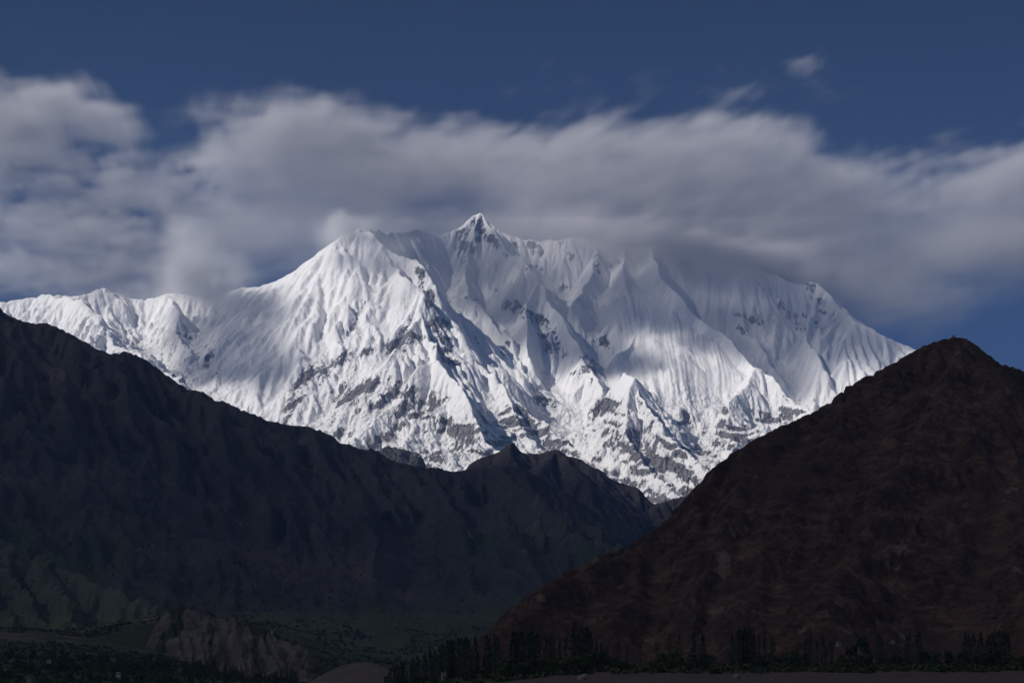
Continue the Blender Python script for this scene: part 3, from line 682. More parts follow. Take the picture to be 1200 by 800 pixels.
def grid3(lo, hi, res):
    nx, ny, nz = res
    z, y, x = np.meshgrid(np.linspace(lo[2], hi[2], nz), np.linspace(lo[1], hi[1], ny), np.linspace(lo[0], hi[0], nx), indexing='ij')
    return x.astype(np.float32), y.astype(np.float32), z.astype(np.float32)

def blob(x, z, cx, cz, rx, rz, a=0.0):
    ca, sa = math.cos(a), math.sin(a); u = (x - cx) * ca + (z - cz) * sa; v = -(x - cx) * sa + (z - cz) * ca
    return np.exp(-((u / rx) ** 2 + (v / rz) ** 2))

def build_clouds():
    # band of cloud that stands behind and wraps the crest; shaped in kilometres at 19.6 km
    YR = 19600.0; S = YR / F
    cx = lambda px: (px - 600) * S
    cz = lambda py: (HY - py) * S
    lo = (cx(-60), 18000.0, cz(440)); hi = (cx(1270), 21000.0, cz(20))
    res = (400, 34, 130)
    x, y, z = grid3(lo, hi, res)
    z = z - 0.25 * (y - YR)                    # the layers climb gently away to the north
    q = 600 + x / S; p = HY - z / S            # cloud-plane coordinates, in units of 8.75 m
    top = np.interp(q, [-60, 0, 60, 110, 145, 170, 195, 230, 300, 370, 420, 480, 530, 600, 680, 700, 740, 800, 870, 930, 965, 1000, 1050, 1100, 1200, 1270],
                       [82, 86, 92, 100, 120, 165, 165, 135, 120, 112, 126, 140, 145, 150, 148, 134, 142, 140, 142, 150, 185, 192, 182, 175, 168, 165]).astype(np.float32)
    bot = np.interp(q, [-60, 0, 100, 200, 260, 330, 420, 600, 900, 1000, 1060, 1130, 1270],
                       [345, 345, 350, 350, 335, 330, 340, 350, 352, 365, 365, 335, 320]).astype(np.float32)
    tilt = z - 0.16 * np.maximum(x, 0) - 0.06 * x
    w1 = noise3(x, y, tilt * 3.4, 3400, 5, 0.55, 1.0)
    w2 = noise3(x, y, tilt * 2.7, 1150, 4, 0.55, 4.0)
    w3 = noise3(x, y, tilt * 2.0, 380, 4, 0.65, 7.0)
    mid = (y - np.interp(q, [0, 560, 700, 1200], [19900, 19900, 19050, 19050]).astype(np.float32)) / 520
    env = np.exp(-mid ** 2)
    edge_t = smooth(-14, 56, p - top + w2 * 24 + w3 * 13)
    edge_b = smooth(-16, 70, bot - p + w1 * 30 + w2 * 20)
    d = edge_t * edge_b * env
    body = np.clip(0.82 + 0.55 * w1 + 0.32 * w2 + 0.18 * w3, 0.02, 1.5)
    # thin or broken places that let the blue through
    leftb = smooth(330, 200, q)
    holes = np.zeros_like(d)
    for a, b, ra, rb, s, an in ((105, 182, 45, 12, .8, -.2), (190, 185, 30, 30, .95, 0), (60, 200, 60, 9, .9, .1), (30, 208, 50, 10, .8, 0), (240, 205, 14, 8, .7, 0), (130, 240, 40, 6, .5, .2), (60, 298, 45, 7, .8, .1), (15, 330, 30, 10, .8, 0), (5, 290, 30, 14, .5, 0), (105, 338, 22, 6, .9, 0), (185, 340, 16, 6, .9, 0), (215, 258, 10, 6, .7, 0),
                                (290, 318, 50, 20, .75, -.2), (310, 300, 60, 28, .5, 0), (1110, 325, 90, 26, .95, 0), (1190, 360, 80, 30, .8, 0), (1000, 200, 50, 10, .5, .1), (930, 205, 16, 10, .6, 0), (480, 240, 150, 18, .3, .1), (1040, 300, 60, 40, .4, 0)):
        holes = np.maximum(holes, s * blob(q + w2 * 16, p + w3 * 14, a, b, ra, rb, an))
    body = body * (1 - holes * 0.85)
    body = np.where(leftb > 0, body * (1 - 0.25 * leftb) + leftb * (0.6 * w2 + 0.4 * w3), body)
    d = d * np.clip(body, 0, 1.6)
    # thicker masses
    for a, b, ra, rb, s in ((40, 130, 50, 26, .8), (120, 205, 110, 14, .5), (330, 150, 90, 30, .5), (600, 190, 190, 28, .6), (860, 165, 40, 14, .8), (700, 160, 22, 18, .3), (60, 335, 80, 16, .5), (1120, 215, 120, 24, .4), (760, 240, 200, 40, .35)):
        d = d + s * 0.6 * blob(q + w2 * 20, p + w3 * 18, a, b, ra, rb) * np.clip(.7 + w2 + w3, 0, 1.5) * env
    for a, b, ra, rb, s in ((690, 275, 75, 16, 1.7), (770, 283, 85, 17, 1.8), (850, 299, 64, 18, 1.8), (905, 316, 44, 14, 1.2), (635, 270, 46, 12, 1.5)):
        d = d + s * blob(q + w2 * 20, p + w2 * 10 + w3 * 8, a, b, ra, rb, .12) * np.clip(.8 + w2 + w3, 0, 1.5) * np.exp(-((y - 18500) / 330) ** 2)
    # faint high wisps
    for a, b, ra, rb, s in ((938, 92, 18, 9, .07), (860, 120, 30, 18, .10), (690, 118, 80, 26, .05), (950, 105, 40, 24, .06)):
        d = d + s * blob(q + w2 * 24, p + w3 * 24, a, b, ra, rb) * np.clip(.5 + 1.4 * w3 + w2, 0, 1.5) * env
    d = np.clip(d, 0, 2); d[d < 0.012] = 0
    # on the left the cloud stays behind the ridge, on the right it folds over the crest
    front = np.interp(q, [0, 540, 620, 760, 900, 1100], [19450, 19450, 19000, 18500, 18400, 18400]).astype(np.float32)
    d *= smooth(-250, 250, y - np.where(p > 255, front, front + 150))
    for ax in (0, 2):
        e = np.minimum(np.arange(d.shape[ax]), d.shape[ax] - 1 - np.arange(d.shape[ax])); sh = [1, 1, 1]; sh[ax] = -1
        if ax == 2: continue
        d *= np.clip(e / 3.0, 0, 1).reshape(sh)
    cloud_volume('clouds', lo, hi, res, d, (0.90, 0.89, 0.91), CLOUD_D)
    # smaller banners of cloud that blow off the ridge and the first summit
    YR2 = 17300.0; S2 = YR2 / F
    lo = ((120 - 600) * S2, 16000.0, (HY - 470) * S2); hi = ((1010 - 600) * S2, 18500.0, (HY - 225) * S2)
    x, y, z = grid3(lo, hi, (330, 50, 104)); q = 600 + x / y * F; p = HY - z / y * F
    q = 600 + x / S2; p = HY - z / S2
    w2 = noise3(x, y, z, 700, 4, 0.55, 2.0); w3 = noise3(x, y, z, 240, 4, 0.6, 9.0)
    d = np.zeros_like(x)
    for a, b, yy, ra, rb, ry, s, an in ((228, 318, 17500, 38, 30, 230, 1.3, .45), (212, 288, 17600, 17, 34, 200, 1.1, -.25), (262, 348, 17200, 36, 18, 250, .8, .6), (175, 335, 17800, 50, 14, 200, .6, 0), (290, 372, 16950, 36, 14, 220, .28, .9),
                                        (424, 270, 16950, 26, 9, 200, 1.0, -.3), (446, 252, 17200, 18, 10, 200, .45, -.5), (402, 284, 17000, 24, 9, 180, .6, -.6), (446, 345, 16100, 40, 22, 260, .2, -.3), (418, 330, 16250, 34, 18, 260, .1, -.3), (480, 274, 17600, 60, 10, 250, .35, 0), (590, 305, 17750, 90, 44, 260, .22, .2), (690, 325, 17650, 80, 44, 260, .18, .3), (880, 340, 17900, 120, 44, 260, .22, .3), (300, 400, 16500, 70, 34, 240, .10, .6)):
        d = d + s * blob(q + w2 * 16, p + w2 * 14 + w3 * 8, a, b, ra, rb, an) * np.exp(-((y - yy) / ry) ** 2) * np.clip(0.75 + 0.9 * w3 + .5 * w2, 0, 1.6)
    d[d < 0.02] = 0
    cloud_volume('banner_clouds', lo, hi, (330, 50, 104), d, (0.97, 0.97, 0.98), CLOUD_D * 1.6)

def sun_up(px, py, Y, z1):
    """the point at height z1 on the line from a place on the face to the sun"""
    a = P(px, py, Y); k = (z1 - a[2]) / SUN[2]
    return a[0] + SUN[0] * k, a[1] + SUN[1] * k

def build_shade_clouds():
    # broken cloud above the frame between the sun and the upper face
    z0, z1 = 6700.0, 7150.0; zc = 6900.0
    lo = (-8200.0, 12200.0, z0); hi = (3200.0, 18300.0, z1); res = (190, 102, 10)
    x, y, z = grid3(lo, hi, res)
    w = fbm(x + 200, y, 900, 5, 0.6, 3.0); w3 = fbm(x, y, 260, 4, 0.6, 8.0)
    xx = x + w * 160; yy = y + w3 * 110
    d = np.zeros_like(x)
    for px, py, Y, rx, ry, s in SHADE_SPOTS:
        a, b = sun_up(px, py, Y, zc)
        d = d + s * np.exp(-((xx - a) / rx) ** 2 - ((yy - b) / ry) ** 2)
    d = smooth(0.12, 1.0, d) * np.clip(0.9 + w * 0.5 + w3 * .3, 0.1, 1.6) * np.exp(-((z - zc) / 170) ** 2)
    for k in (0, 1, -1, -2): d[k] *= 0.3
    d[d < 0.02] = 0
    cloud_volume('upper_shade_clouds', lo, hi, res, d, (0.97, 0.97, 0.98), 0.0048)
    # unseen cloud deck above the frame, shaped to keep sun off the valley
    lo = (-17000.0, -8000.0, 4300.0); hi = (5500.0, 9200.0, 4900.0); res = (150, 115, 7)
    x, y, z = grid3(lo, hi, res)
    w = fbm(x, y, 3000, 5, 0.55, 3.0)
    edge = 8240 + w * 350 + np.interp(x, [-6000, -3500, 0], [0, 0, 300])
    d = smooth(100, -550, y - edge) * np.clip(1.0 + 0.5 * w, 0.35, 2) * np.exp(-((z - 4600) / 260) ** 2)
    d[d < 0.02] = 0
    cloud_volume('valley_shade_clouds', lo, hi, res, d, (0.97, 0.97, 0.98), DECK_D)

SHADE_SPOTS = [  # bearing, row, distance of the place in shade; size of the cloud
    (300, 400, 16800, 520, 700, 1.3), (300, 375, 17000, 420, 350, .8), (320, 450, 15900, 450, 500, 1.1), (205, 395, 16700, 330, 300, .8), (240, 430, 16200, 330, 400, .7),
    (540, 340, 18000, 600, 600, 1.1), (600, 350, 17900, 600, 650, 1.1), (560, 290, 18800, 700, 500, 1.2), (660, 340, 18000, 600, 600, 1.2), (720, 340, 18000, 600, 650, 1.2), (780, 330, 18200, 600, 500, 1.1), (640, 395, 17200, 420, 350, .8), (690, 400, 17100, 420, 450, .9), (740, 425, 16900, 350, 260, .6),
    (860, 350, 18200, 700, 700, 1.2), (900, 400, 17900, 600, 600, 1.0), (950, 360, 18200, 600, 500, 1.0), (1000, 410, 17600, 450, 450, .8), (900, 440, 17400, 400, 350, .8), (530, 390, 17000, 350, 350, .7)]
CLOUD_D = 0.0037
DECK_D = 0.0040

def build_haze():
    lo = (-19000.0, -9000.0, -152.0); hi = (9000.0, 21600.0, 7300.0)
    lo = (-9500.0, -1500.0, -152.0); hi = (9500.0, 20900.0, 5400.0)
    v = [(a, b, c) for a in (lo[0], hi[0]) for b in (lo[1], hi[1]) for c in (lo[2], hi[2])]
    f = [(0, 1, 3, 2), (4, 6, 7, 5), (0, 4, 5, 1), (2, 3, 7, 6), (0, 2, 6, 4), (1, 5, 7, 3)]
    me = bpy.data.meshes.new('haze'); me.from_pydata(v, [], f)
    m = bpy.data.materials.new('air'); m.use_nodes = True; t = m.node_tree; t.nodes.remove(t.nodes['Principled BSDF'])
    pv = t.nodes.new('ShaderNodeVolumePrincipled'); pv.inputs['Color'].default_value = (0.27, 0.49, 1.0, 1)
    pv.inputs['Density'].default_value = HAZE_D; pv.inputs['Anisotropy'].default_value = 0.0
    t.links.new(pv.outputs[0], t.nodes['Material Output'].inputs['Volume'])
    me.materials.append(m); o = bpy.data.objects.new('haze', me); scene.collection.objects.link(o); tag(o, kind='stuff')
HAZE_D = 2.1e-5

# ------------------------------------------------------------------ trees, scrub, houses, stones
rng = random.Random(11)
def leaf_material(name, a, b):
    t = NT(name); oi = t.n('ShaderNodeObjectInfo'); pos = t.geo()
    n = t.noise(0.35, 3, 0.6, pos)
    v = t.math('ADD', t.math('MULTIPLY', oi.outputs['Random'], 0.5), t.math('MULTIPLY', n, 0.6))
    return t.done(t.ramp(v, [(0.25, a), (0.8, b)]), 0.8, None, 0.15)
M_POP = leaf_material('poplar_leaves', (0.022, 0.034, 0.014), (0.050, 0.066, 0.026))
M_BRD = leaf_material('broadleaf_leaves', (0.026, 0.042, 0.012), (0.062, 0.080, 0.026))
M_SHR = leaf_material('scrub_leaves', (0.026, 0.036, 0.020), (0.050, 0.062, 0.032))
t_ = NT('bark'); M_BARK = t_.done(t_.ramp(t_.noise(1.5, 4), [(0.3, (0.10, 0.085, 0.07)), (0.7, (0.22, 0.20, 0.17))]), 0.9)
t_ = NT('whitewash'); M_WHITE = t_.done(t_.ramp(t_.noise(0.6, 5), [(0.3, (0.26, 0.25, 0.24)), (0.7, (0.42, 0.40, 0.38))]), 0.8)
t_ = NT('stone_wall'); M_STONE = t_.done(t_.ramp(t_.noise(0.9, 6), [(0.3, (0.20, 0.17, 0.15)), (0.7, (0.36, 0.32, 0.28))]), 0.9)
t_ = NT('roof_sheet'); M_ROOF = t_.done(t_.ramp(t_.noise(0.7, 4), [(0.3, (0.14, 0.12, 0.11)), (0.7, (0.26, 0.24, 0.22))]), 0.7)
t_ = NT('dark_opening'); M_DARK = t_.done((0.02, 0.02, 0.022), 0.4)
t_ = NT('pale_boulder'); M_BOULD = t_.done(t_.ramp(t_.noise(0.5, 6), [(0.3, (0.13, 0.10, 0.09)), (0.7, (0.26, 0.21, 0.185))]), 0.9)

def tube(vs, fs, pts, rad, k=6):
    b = len(vs)
    for (x, y, z), r in zip(pts, rad):
        for i in range(k):
            a = 2 * math.pi * i / k; vs.append((x + r * math.cos(a), y + r * math.sin(a), z))
    for j in range(len(pts) - 1):
        for i in range(k):
            fs.append((b + j * k + i, b + j * k + (i + 1) % k, b + (j + 1) * k + (i + 1) % k, b + (j + 1) * k + i))
def raw_mesh(name, vs, fs, mat):
    me = bpy.data.meshes.new(name); me.from_pydata(vs, [], fs); me.materials.append(mat); me.update(); return me
def leaf_cloud(centres, size, n, r):
    vs, fs = [], []
    for _ in range(n):
        cx, cy_, cz, rx, rz = r.choice(centres)
        while True:
            a, b, c = r.uniform(-1, 1), r.uniform(-1, 1), r.uniform(-1, 1)
            if a * a + b * b + c * c < 1: break
        l = max(0.35, (a * a + b * b + c * c) ** 0.5); f = (0.6 + 0.4 * l) / l if l > .6 else 1
        p = (cx + a * rx * f, cy_ + b * rx * f, cz + c * rz * f)
        s = size * r.uniform(0.6, 1.3); u = [r.gauss(0, 1) for _ in range(3)]; v = [r.gauss(0, 1) for _ in range(3)]
        lu = math.sqrt(sum(q * q for q in u)); u = [q / lu * s for q in u]
        d = sum(x * y for x, y in zip(u, v)) / (s * s); v = [y - d * x for x, y in zip(u, v)]
        lv = math.sqrt(sum(q * q for q in v)); v = [q / lv * s * 0.8 for q in v]
        b0 = len(vs)
        for su, sv in ((-1, -.6), (1, -.3), (.7, 1), (-.5, .8)): vs.append(tuple(p[i] + u[i] * su + v[i] * sv for i in range(3)))
        fs.append((b0, b0 + 1, b0 + 2, b0 + 3))
    return vs, fs
def poplar_meshes(seed):
    r = random.Random(seed); H = 24.0; w = r.uniform(1.5, 2.1)
    vs, fs = [], []
    tube(vs, fs, [(0, 0, -1), (0.1, 0, 6), (0.05, 0.1, 14), (0, 0, 22)], [0.36, 0.28, 0.18, 0.05])
    for k in range(9):
        z = 4 + k * 1.9; a = r.uniform(0, 6.28); tube(vs, fs, [(0, 0, z), (math.cos(a) * .7, math.sin(a) * .7, z + 1.8), (math.cos(a) * 1.1, math.sin(a) * 1.1, z + 4)], [0.09, 0.06, 0.02], 4)
    trunk = raw_mesh('poplar_trunk', vs, fs, M_BARK)
    c = []
    for k in range(15):
        z = 3.2 + k * 1.38; t = (z - 3) / 21; rr = w * (math.sin(math.pi * min(t * 0.92 + 0.08, 1) ** 0.75) ** 0.8 * 0.85 + 0.2) * r.uniform(.75, 1.15)
        c.append((r.uniform(-.35, .35), r.uniform(-.35, .35), z, rr, 1.5))
    c.append((0, 0, 23.2, 0.35, 1.3))
    crown = raw_mesh('poplar_crown', *leaf_cloud(c, 0.42, 620, r), M_POP)
    return trunk, crown
def broad_meshes(seed):
    r = random.Random(seed); vs, fs = [], []
    tube(vs, fs, [(0, 0, -1), (0.1, 0, 3), (0.3, 0.1, 6), (0.2, 0, 9)], [0.42, 0.34, 0.22, 0.06])
    c = []
    for k in range(11):
        a = r.uniform(0, 6.28); d = r.uniform(0.5, 3.3); z = r.uniform(3.5, 9.5) - d * .35
        x, y = d * math.cos(a), d * math.sin(a)
        tube(vs, fs, [(0.1, 0, 2.5), (x * .5, y * .5, z * .6 + 1), (x, y, z)], [0.16, 0.1, 0.03], 4)
        c.append((x, y, z, r.uniform(1.1, 2.0), r.uniform(.9, 1.5)))
    trunk = raw_mesh('broadleaf_trunk', vs, fs, M_BARK)
    crown = raw_mesh('broadleaf_crown', *leaf_cloud(c, 0.5, 640, r), M_BRD)
    return trunk, crown
POP = [poplar_meshes(s) for s in range(5)]; BRD = [broad_meshes(s + 20) for s in range(5)]

def ground_z(x, y):
    X = np.array([[x]], float); Y = np.array([[y]], float)
    z = float(valley_full(X, Y)[0, 0])
    H, xs, ys = RH
    if xs[0] < x < xs[-1] and ys[0] < y < ys[-1]: z = max(z, float(sample_(H, xs, ys, X, Y)[0, 0]))
    return z
def plant(kind, px, Y, h, label, cat, group, wide=1.0, var=None):
    x = (px - 600) / F * Y; z = ground_z(x, Y)
    lib, base = (POP, 24.0) if kind == 'poplar' else (BRD, 10.5)
    tr, cr = lib[rng.randrange(5) if var is None else var]
    e = bpy.data.objects.new('poplar_tree' if kind == 'poplar' else 'broadleaf_tree', None); scene.collection.objects.link(e)
    e.location = (x, Y, z - 0.2); s = h / base; e.scale = (s * wide, s * wide, s); e.rotation_euler = (0, 0, rng.uniform(0, 6.28))
    e.empty_display_size = 0.5
    for nm, me in (('trunk', tr), ('crown', cr)):
        o = bpy.data.objects.new(nm, me); scene.collection.objects.link(o); o.parent = e
    tag(e, label, cat, group); return e
# poplar stands along the foot of the brown hill: bearings, base distance, row their tips reach
STANDS = [
    ('dark poplar in the highest clump, outlined against the blue valley left of the hill', 'tall poplars at the left end of the hill', [(524, 741, 1.2), (528, 745, 1.3), (531, 748, 1), (537, 744, 1), (541, 748, 1), (546, 746, 1), (549, 749, 1), (557, 744, .9)]),
    ('dark poplar on the slope between the highest clump and the small tan mound', 'poplars stepping down the slope', [(455, 789, 1), (462, 783, .9), (470, 774, 1), (473, 777, 1), (484, 770, 1), (489, 768, 1), (498, 765, 1), (504, 760, 1.1), (509, 762, 1), (515, 757, 1), (519, 754, 1)]),
    ('slim poplar in front of the pale earth at the left tip of the brown hill', 'slim poplars at the tip of the hill', [(570, 742, .8), (574, 747, .8), (579, 741, .9), (583, 744, .9)]),
    ('dense dark poplar in the wide clump just right of the pale hill tip', 'dense poplars right of the hill tip', [(601, 739, 1.3), (605, 736, 1.2), (609, 740, 1.3), (613, 738, 1.1), (619, 741, 1), (624, 737, 1.2), (629, 740, 1)]),
    ('thin poplar with bare stem standing in the open gap below the reddish slope', 'thin poplars in the gap', [(640, 746, .8), (645, 742, .8), (649, 750, .7), (656, 747, .7), (663, 745, .7)]),
    ('tall full poplar in the thick row left of where the shrub belt widens', 'thick row of tall poplars', [(672, 738, 1.2), (677, 742, 1.2), (682, 735, 1.3), (687, 734, 1.3), (692, 740, 1.1), (699, 748, .8), (704, 752, .8), (712, 756, .8)]),
    ('single thin poplar standing well apart above the long shrub belt', 'lone thin poplars', [(735, 756, .8), (750, 752, .8), (785, 744, .9), (796, 742, .9)]),
    ('slender poplar of the pair below the pale slab of rock', 'pair of slender poplars', [(813, 741, .9), (823, 740, 1.0)]),
    ('tall dark poplar in the solid clump below the pale slab of rock', 'solid clump of tall poplars', [(858, 742, 1.1), (863, 738, 1.2), (868, 736, 1.3), (873, 737, 1.3), (878, 739, 1.2), (883, 742, 1.1), (889, 744, .9), (896, 746, .9), (905, 745, .9)]),
    ('dim poplar in the loose row left of the big round tree', 'loose row left of the round tree', [(944, 748, .9), (950, 745, 1), (957, 750, .8), (965, 746, 1), (975, 752, .8)]),
    ('slim poplar in the scattered line right of the big round tree', 'scattered line right of the round tree', [(1029, 741, 1), (1033, 745, .9), (1051, 747, .8), (1062, 745, 1), (1066, 742, 1), (1074, 743, 1), (1078, 740, 1)]),
    ('tall narrow poplar in the last rows near the right edge of the hill foot', 'last poplar rows at the right', [(1131, 741, 1), (1136, 744, 1), (1141, 742, 1), (1149, 740, 1.1), (1158, 744, 1.2), (1164, 741, 1.3), (1170, 739, 1.3), (1176, 741, 1.3), (1181, 740, 1.2)])]
def plant_all():
    for label, group, trees in STANDS:
        for px, top, wd in trees:
            Y = 1500 + rng.uniform(-25, 60) + (max(0, 560 - px) * 1.2)
            zg = ground_z((px - 600) / F * Y, Y); h = (HY - top) / F * Y - zg
            plant('poplar', px, Y, max(8, min(h, 34)), label, 'poplar', group, wd * 1.25)
    plant('broad', 1006, 1490, 25, 'big round dark tree standing alone like a dome at the hill foot', 'tree', None, 1.0, 1)
    plant('broad', 1000, 1500, 22, 'second round crown leaning against the big dome-shaped tree', 'tree', None, .9, 3)
    plant('broad', 692, 1440, 9, 'pale grey-green willow bush in front of the thick poplar row', 'tree', None, 1.2, 2)
    for k in range(120):
        px = rng.uniform(440, 1215) if k % 3 else rng.uniform(450, 720); Y = rng.uniform(1425, 1570)
        if px < 580: Y = rng.uniform(1440, 1850)
        plant('broad', px, Y, rng.uniform(8, 15), 'low rounded green tree in the belt between the bare bank and the brown hill', 'tree', 'rounded trees of the belt below the brown hill', rng.uniform(1.0, 1.5))
    for k in range(60):
        px = rng.uniform(448, 590); Y = rng.uniform(1500, 1850)
        plant('poplar', px, Y, rng.uniform(12, 21), 'short poplar crowded into the wood that climbs the slope left of the hill tip', 'poplar', 'short poplars on the wooded slope', 1.3)
    # the wood at the lower left
    for k in range(105):
        px = rng.choice([rng.uniform(90, 345), rng.uniform(-15, 345)]); Y = rng.uniform(1950, 2650)
        if px > 250: Y = rng.uniform(2300, 3050)
        plant('poplar', px, Y, rng.uniform(13, 22), 'slim dark poplar in the wood on the valley floor below the eroded bluff', 'poplar', 'poplars of the valley wood', 1.2)
    for k in range(170):
        px = rng.uniform(-15, 350); Y = rng.uniform(1900, 2750)
        if px > 230: Y = rng.uniform(2200, 3000)
        plant('broad', px, Y, rng.uniform(8, 15), 'rounded green tree in the wood on the valley floor below the left spur', 'tree', 'rounded trees of the valley wood', rng.uniform(1.0, 1.5))

def scatter_mesh(name, pts, mat, n=26, kind='stuff'):
    """many small tufts of scrub as one object"""
    r = random.Random(3); lib = []
    for k in range(6):
        vs, fs = leaf_cloud([(0, 0, .45, .5, .42), (.3, .2, .3, .4, .3), (-.3, 0, .3, .4, .35)], 0.30, n, r); lib.append((np.array(vs), np.array(fs)))
    V = []; Q = []; b = 0
    for x, y, z, s in pts:
        v, f = lib[r.randrange(6)]; a = r.uniform(0, 6.28); c, sn = math.cos(a), math.sin(a)
        vv = np.stack([v[:, 0] * c - v[:, 1] * sn, v[:, 0] * sn + v[:, 1] * c, v[:, 2]], -1) * s + (x, y, z - 0.1 * s)
        V.append(vv); Q.append(f + b); b += len(v)
    V = np.concatenate(V).astype(np.float32); Q = np.concatenate(Q).astype(np.int32)
    me = bpy.data.meshes.new(name); me.vertices.add(len(V)); me.vertices.foreach_set('co', V.ravel())
    me.loops.add(Q.size); me.loops.foreach_set('vertex_index', Q.ravel()); me.polygons.add(len(Q)); me.polygons.foreach_set('loop_start', (np.arange(len(Q)) * 4).astype(np.int32))
    me.update(calc_edges=True); me.materials.append(mat)
    o = bpy.data.objects.new(name, me); scene.collection.objects.link(o); tag(o, kind=kind)
def scrub():
    rs = np.random.RandomState(4)
    # ground cover between the trees
    n = 5200; px = np.where(rs.rand(n) < .45, rs.uniform(440, 1230, n), rs.uniform(-30, 360, n))
    Y = np.where(px > 400, rs.uniform(1418, 1640, n), rs.uniform(1850, 3100, n)); Y = np.where((px > 400) & (px < 580), rs.uniform(1420, 1950, n), Y)
    X = (px - 600) / F * Y; Z = valley_full(X[None], Y[None])[0]
    H, xs, ys = RH; inside = (X > xs[0]) & (X < xs[-1]) & (Y > ys[0]) & (Y < ys[-1]); Z = np.where(inside, np.maximum(Z, sample_(H, xs, ys, X, Y)), Z)
    s = rs.uniform(1.5, 6.0, n)
    scatter_mesh('undergrowth', list(zip(X, Y, Z, s)), M_BRD, 22)
    # terraced fields' trees and bushes farther up the valley
    n = 5200; px = rs.uniform(-60, 600, n); Y = rs.uniform(3400, 5200, n) 
    X = (px - 600) / F * Y; Z = valley_full(X[None], Y[None])[0]; LH, lx, ly = LM
    inside = (Y > ly[0]); Z = np.where(inside, np.maximum(Z, sample_(LH, lx, ly, X, Y)), Z)
    keep = (fbm(X[None], Y[None] * .4, 120, 4, .6, 3.)[0] > -0.05) & ~((px > 170) & (px < 370) & (Y < 3420)); s = rs.uniform(3, 8, n)
    scatter_mesh('valley_scrub', [q for q, k in zip(zip(X, Y, Z, s), keep) if k], M_SHR, 14)
    # scrub on the benches of the left mountain
    n = 9000; px = rs.uniform(-80, 560, n); Y = rs.uniform(4300, 6600, n); X = (px - 600) / F * Y; Z = sample_(LH, lx, ly, X, Y)
    seen = HY - Z / Y * F
    w = np.exp(-(((seen - 630 - px * .08) / 32) ** 2)) * .9 + .15 + .5 * (seen > 690)
    keep = (rs.rand(n) < w) & (fbm(X[None], Y[None], 200, 4, .6, 13.)[0] > -0.1) & (seen > 560); s = rs.uniform(3, 8, n)
    scatter_mesh('mountain_scrub', [q for q, k in zip(zip(X, Y, Z, s), keep) if k], M_SHR, 12)

def box(vs, fs, x0, x1, y0, y1, z0, z1):
    b = len(vs)
    for z in (z0, z1): vs += [(x0, y0, z), (x1, y0, z), (x1, y1, z), (x0, y1, z)]
    fs += [(b, b + 3, b + 2, b + 1), (b + 4, b + 5, b + 6, b + 7)] + [(b + i, b + (i + 1) % 4, b + 4 + (i + 1) % 4, b + 4 + i) for i in range(4)]
def part(name, mat, parent, boxes):
    vs, fs = [], []
    for bx in boxes: box(vs, fs, *bx)
    o = bpy.data.objects.new(name, raw_mesh(name, vs, fs, mat)); scene.collection.objects.link(o); o.parent = parent; return o
def house(px, Y, w, d, h, label, wall, rot=0.0, dz=0.0):
    x = (px - 600) / F * Y; e = bpy.data.objects.new('stone_house', None); scene.collection.objects.link(e)
    e.location = (x, Y, ground_z(x, Y) + dz); e.rotation_euler = (0, 0, rot); tag(e, label, 'house')
    part('wall', wall, e, [(-w / 2, w / 2, -d / 2, d / 2, -2.5, h)])
    rf = part('roof', M_ROOF, e, [(-w / 2 - .4, w / 2 + .4, -d / 2 - .4, d / 2 + .4, h, h + .35)])
    part('chimney', M_STONE, rf, [(w * .2, w * .2 + .6, 0, .6, h + .35, h + 1.2)])
    part('door', M_DARK, e, [(-.5, .5, -d / 2 - .08, -d / 2 + .04, 0, 2.0)])
    for sx in (-1, 1):
        f = part('window', M_WHITE, e, [(sx * w * .3 - .6, sx * w * .3 + .6, -d / 2 - .06, -d / 2 + .04, .9, 2.1)])
        part('pane', M_DARK, f, [(sx * w * .3 - .45, sx * w * .3 + .45, -d / 2 - .09, -d / 2 + .03, 1.05, 1.95)])
def rock(name, px, Y, size, label, cat, mat, group=None, sz=(1, 1, 1), z=None):
    import bmesh
    bm = bmesh.new(); bmesh.ops.create_icosphere(bm, subdivisions=3, radius=1)
    sd = rng.uniform(0, 50)
    for v in bm.verts:
        n = float(fbm(np.array([[v.co.x * 1.3 + v.co.z + sd]]), np.array([[v.co.y * 1.3 - v.co.z * .7]]), 1.1, 3)[0, 0])
        v.co *= 1 + .35 * n; v.co.x *= sz[0] * size; v.co.y *= sz[1] * size; v.co.z *= sz[2] * size
    me = bpy.data.meshes.new(name); bm.to_mesh(me); bm.free(); me.materials.append(mat)
    o = bpy.data.objects.new(name, me); scene.collection.objects.link(o)
    x = (px - 600) / F * Y; o.location = (x, Y, (ground_z(x, Y) if z is None else z) + size * sz[2] * .35); o.rotation_euler = (0, 0, rng.uniform(0, 6.28))
    tag(o, label, cat, group); return o
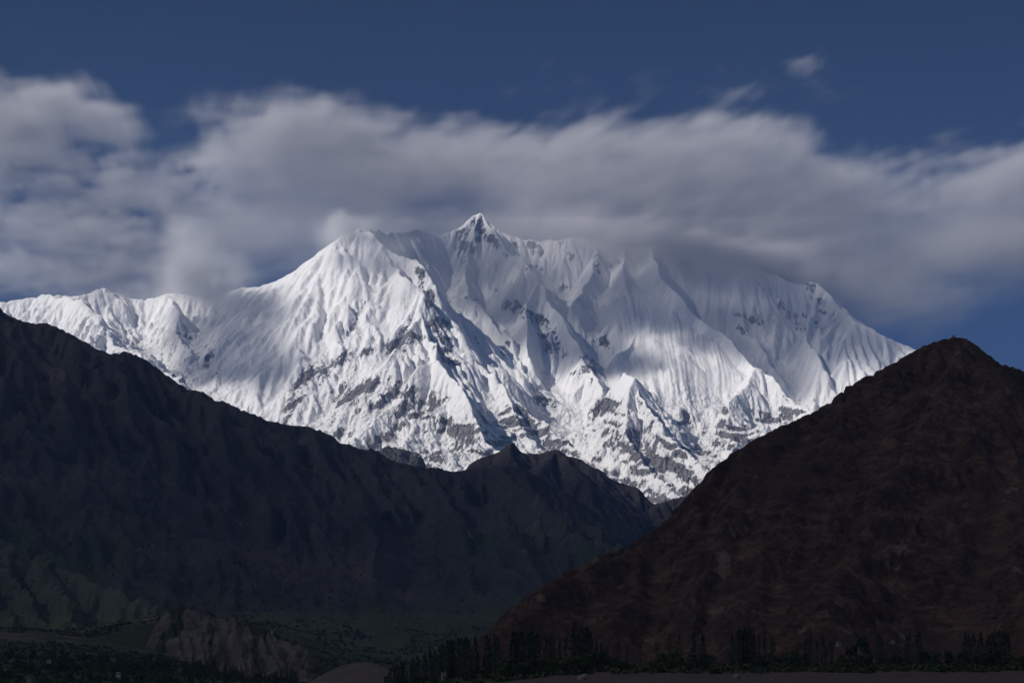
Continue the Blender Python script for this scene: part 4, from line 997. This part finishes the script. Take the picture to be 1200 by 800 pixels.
def details():
    house(520, 1530, 3.6, 4.0, 5.0, 'small pale two-storey house showing among the trees below the highest poplar clump', M_STONE, .2, 4.0)
    house(140, 2150, 5.5, 5, 3.0, 'small whitewashed house in a gap of the valley wood at lower left', M_WHITE, -.3, 7.0)
    house(57, 2400, 5, 4, 3.0, 'tiny pale hut among bright green trees, left of the whitewashed house', M_WHITE, .1, 9.0)
    house(983, 2080, 4.5, 4, 2.6, 'tiny white hut alone on the rubble slope above the poplars', M_WHITE, .1, 0.5)
    # slim white tower on the edge of the valley terraces
    x, Y = (318.5 - 600) / F * 3560, 3560.0
    e = bpy.data.objects.new('white_tower', None); scene.collection.objects.link(e); e.location = (x, Y, ground_z(x, Y)); tag(e, 'slim white tower standing above the eroded bluff on the valley terraces', 'tower')
    part('base', M_WHITE, e, [(-3.2, 3.2, -3, 3, -3, 4.5)])
    part('shaft', M_WHITE, e, [(-1.9, 1.9, -1.9, 1.9, 6.2, 12.5)]); part('gallery', M_DARK, e, [(-2.3, 2.3, -2.3, 2.3, 4.52, 6.18)])
    vs = [(-2, -2, 12.52), (2, -2, 12.52), (2, 2, 12.52), (-2, 2, 12.52), (0, 0, 16)]; o = bpy.data.objects.new('spire', raw_mesh('spire', vs, [(0, 1, 4), (1, 2, 4), (2, 3, 4), (3, 0, 4), (0, 3, 2, 1)], M_WHITE)); scene.collection.objects.link(o); o.parent = e
    rock('boulder', 683, 1385, 3.2, 'large reddish-brown boulder on the bare bank at the bottom, below the thick poplar row', 'boulder', M_BOULD, sz=(1.1, 1, .9))
    rock('boulder', 863, 1392, 2.6, 'large pale boulder on the bank below the solid clump of poplars', 'boulder', M_BOULD, sz=(1.1, 1, 1))
    rock('boulder', 872, 1392, 1.4, 'smaller pale boulder just right of the larger one on the bank', 'boulder', M_BOULD)
    for k in range(22):
        rock('boulder', rng.uniform(640, 1200), rng.uniform(1360, 1400), rng.uniform(.35, .8), 'small pale stone lying on the bare bank in front of the shrub belt', 'stone', M_BOULD, 'small stones along the bank')
    for k, (px, h) in enumerate(((24, 1.0), (27, .7), (34, 1.25), (37, .9), (39, .6))):
        rock('earth_pinnacle', px, 1500 + 12 * k, 4.2 * h, ['pale earth pinnacle furthest left in the bottom corner of the wood', 'short pale pinnacle right beside the leftmost one', 'tallest tan earth pinnacle in the bottom corner of the wood', 'narrow pinnacle leaning on the tallest one', 'smallest tan pinnacle at the right end of the group'][k], 'pinnacle', M_BOULD, 'tan earth pinnacles', (.45, .45, 1.7))
    # cairn on the summit of the brown hill
    H, xs, ys = RH; x0 = (1122 - 600) / F * 3180
    cand = [(x0 + a, b) for a in np.arange(-8, 8, 2.) for b in np.arange(3080, 3280, 4.)]
    X = np.array([[c[0] for c in cand]]); Y = np.array([[c[1] for c in cand]]); Z = sample_(H, xs, ys, X, Y); i = int(np.argmax(Z / Y))
    o = rock('summit_cairn', 1122, 3180, 2.2, 'small stone cairn on the very top of the brown hill', 'cairn', M_STONE, sz=(1, 1, 1.1), z=0); o.location = (X[0, i], Y[0, i], Z[0, i] + .6)
LM = build_left_mountain(); build_mid(); RH = build_right_hill(); build_valley(); build_bluff(); build_hillock()
plant_all(); scrub(); details()
build_clouds(); build_shade_clouds(); build_haze()
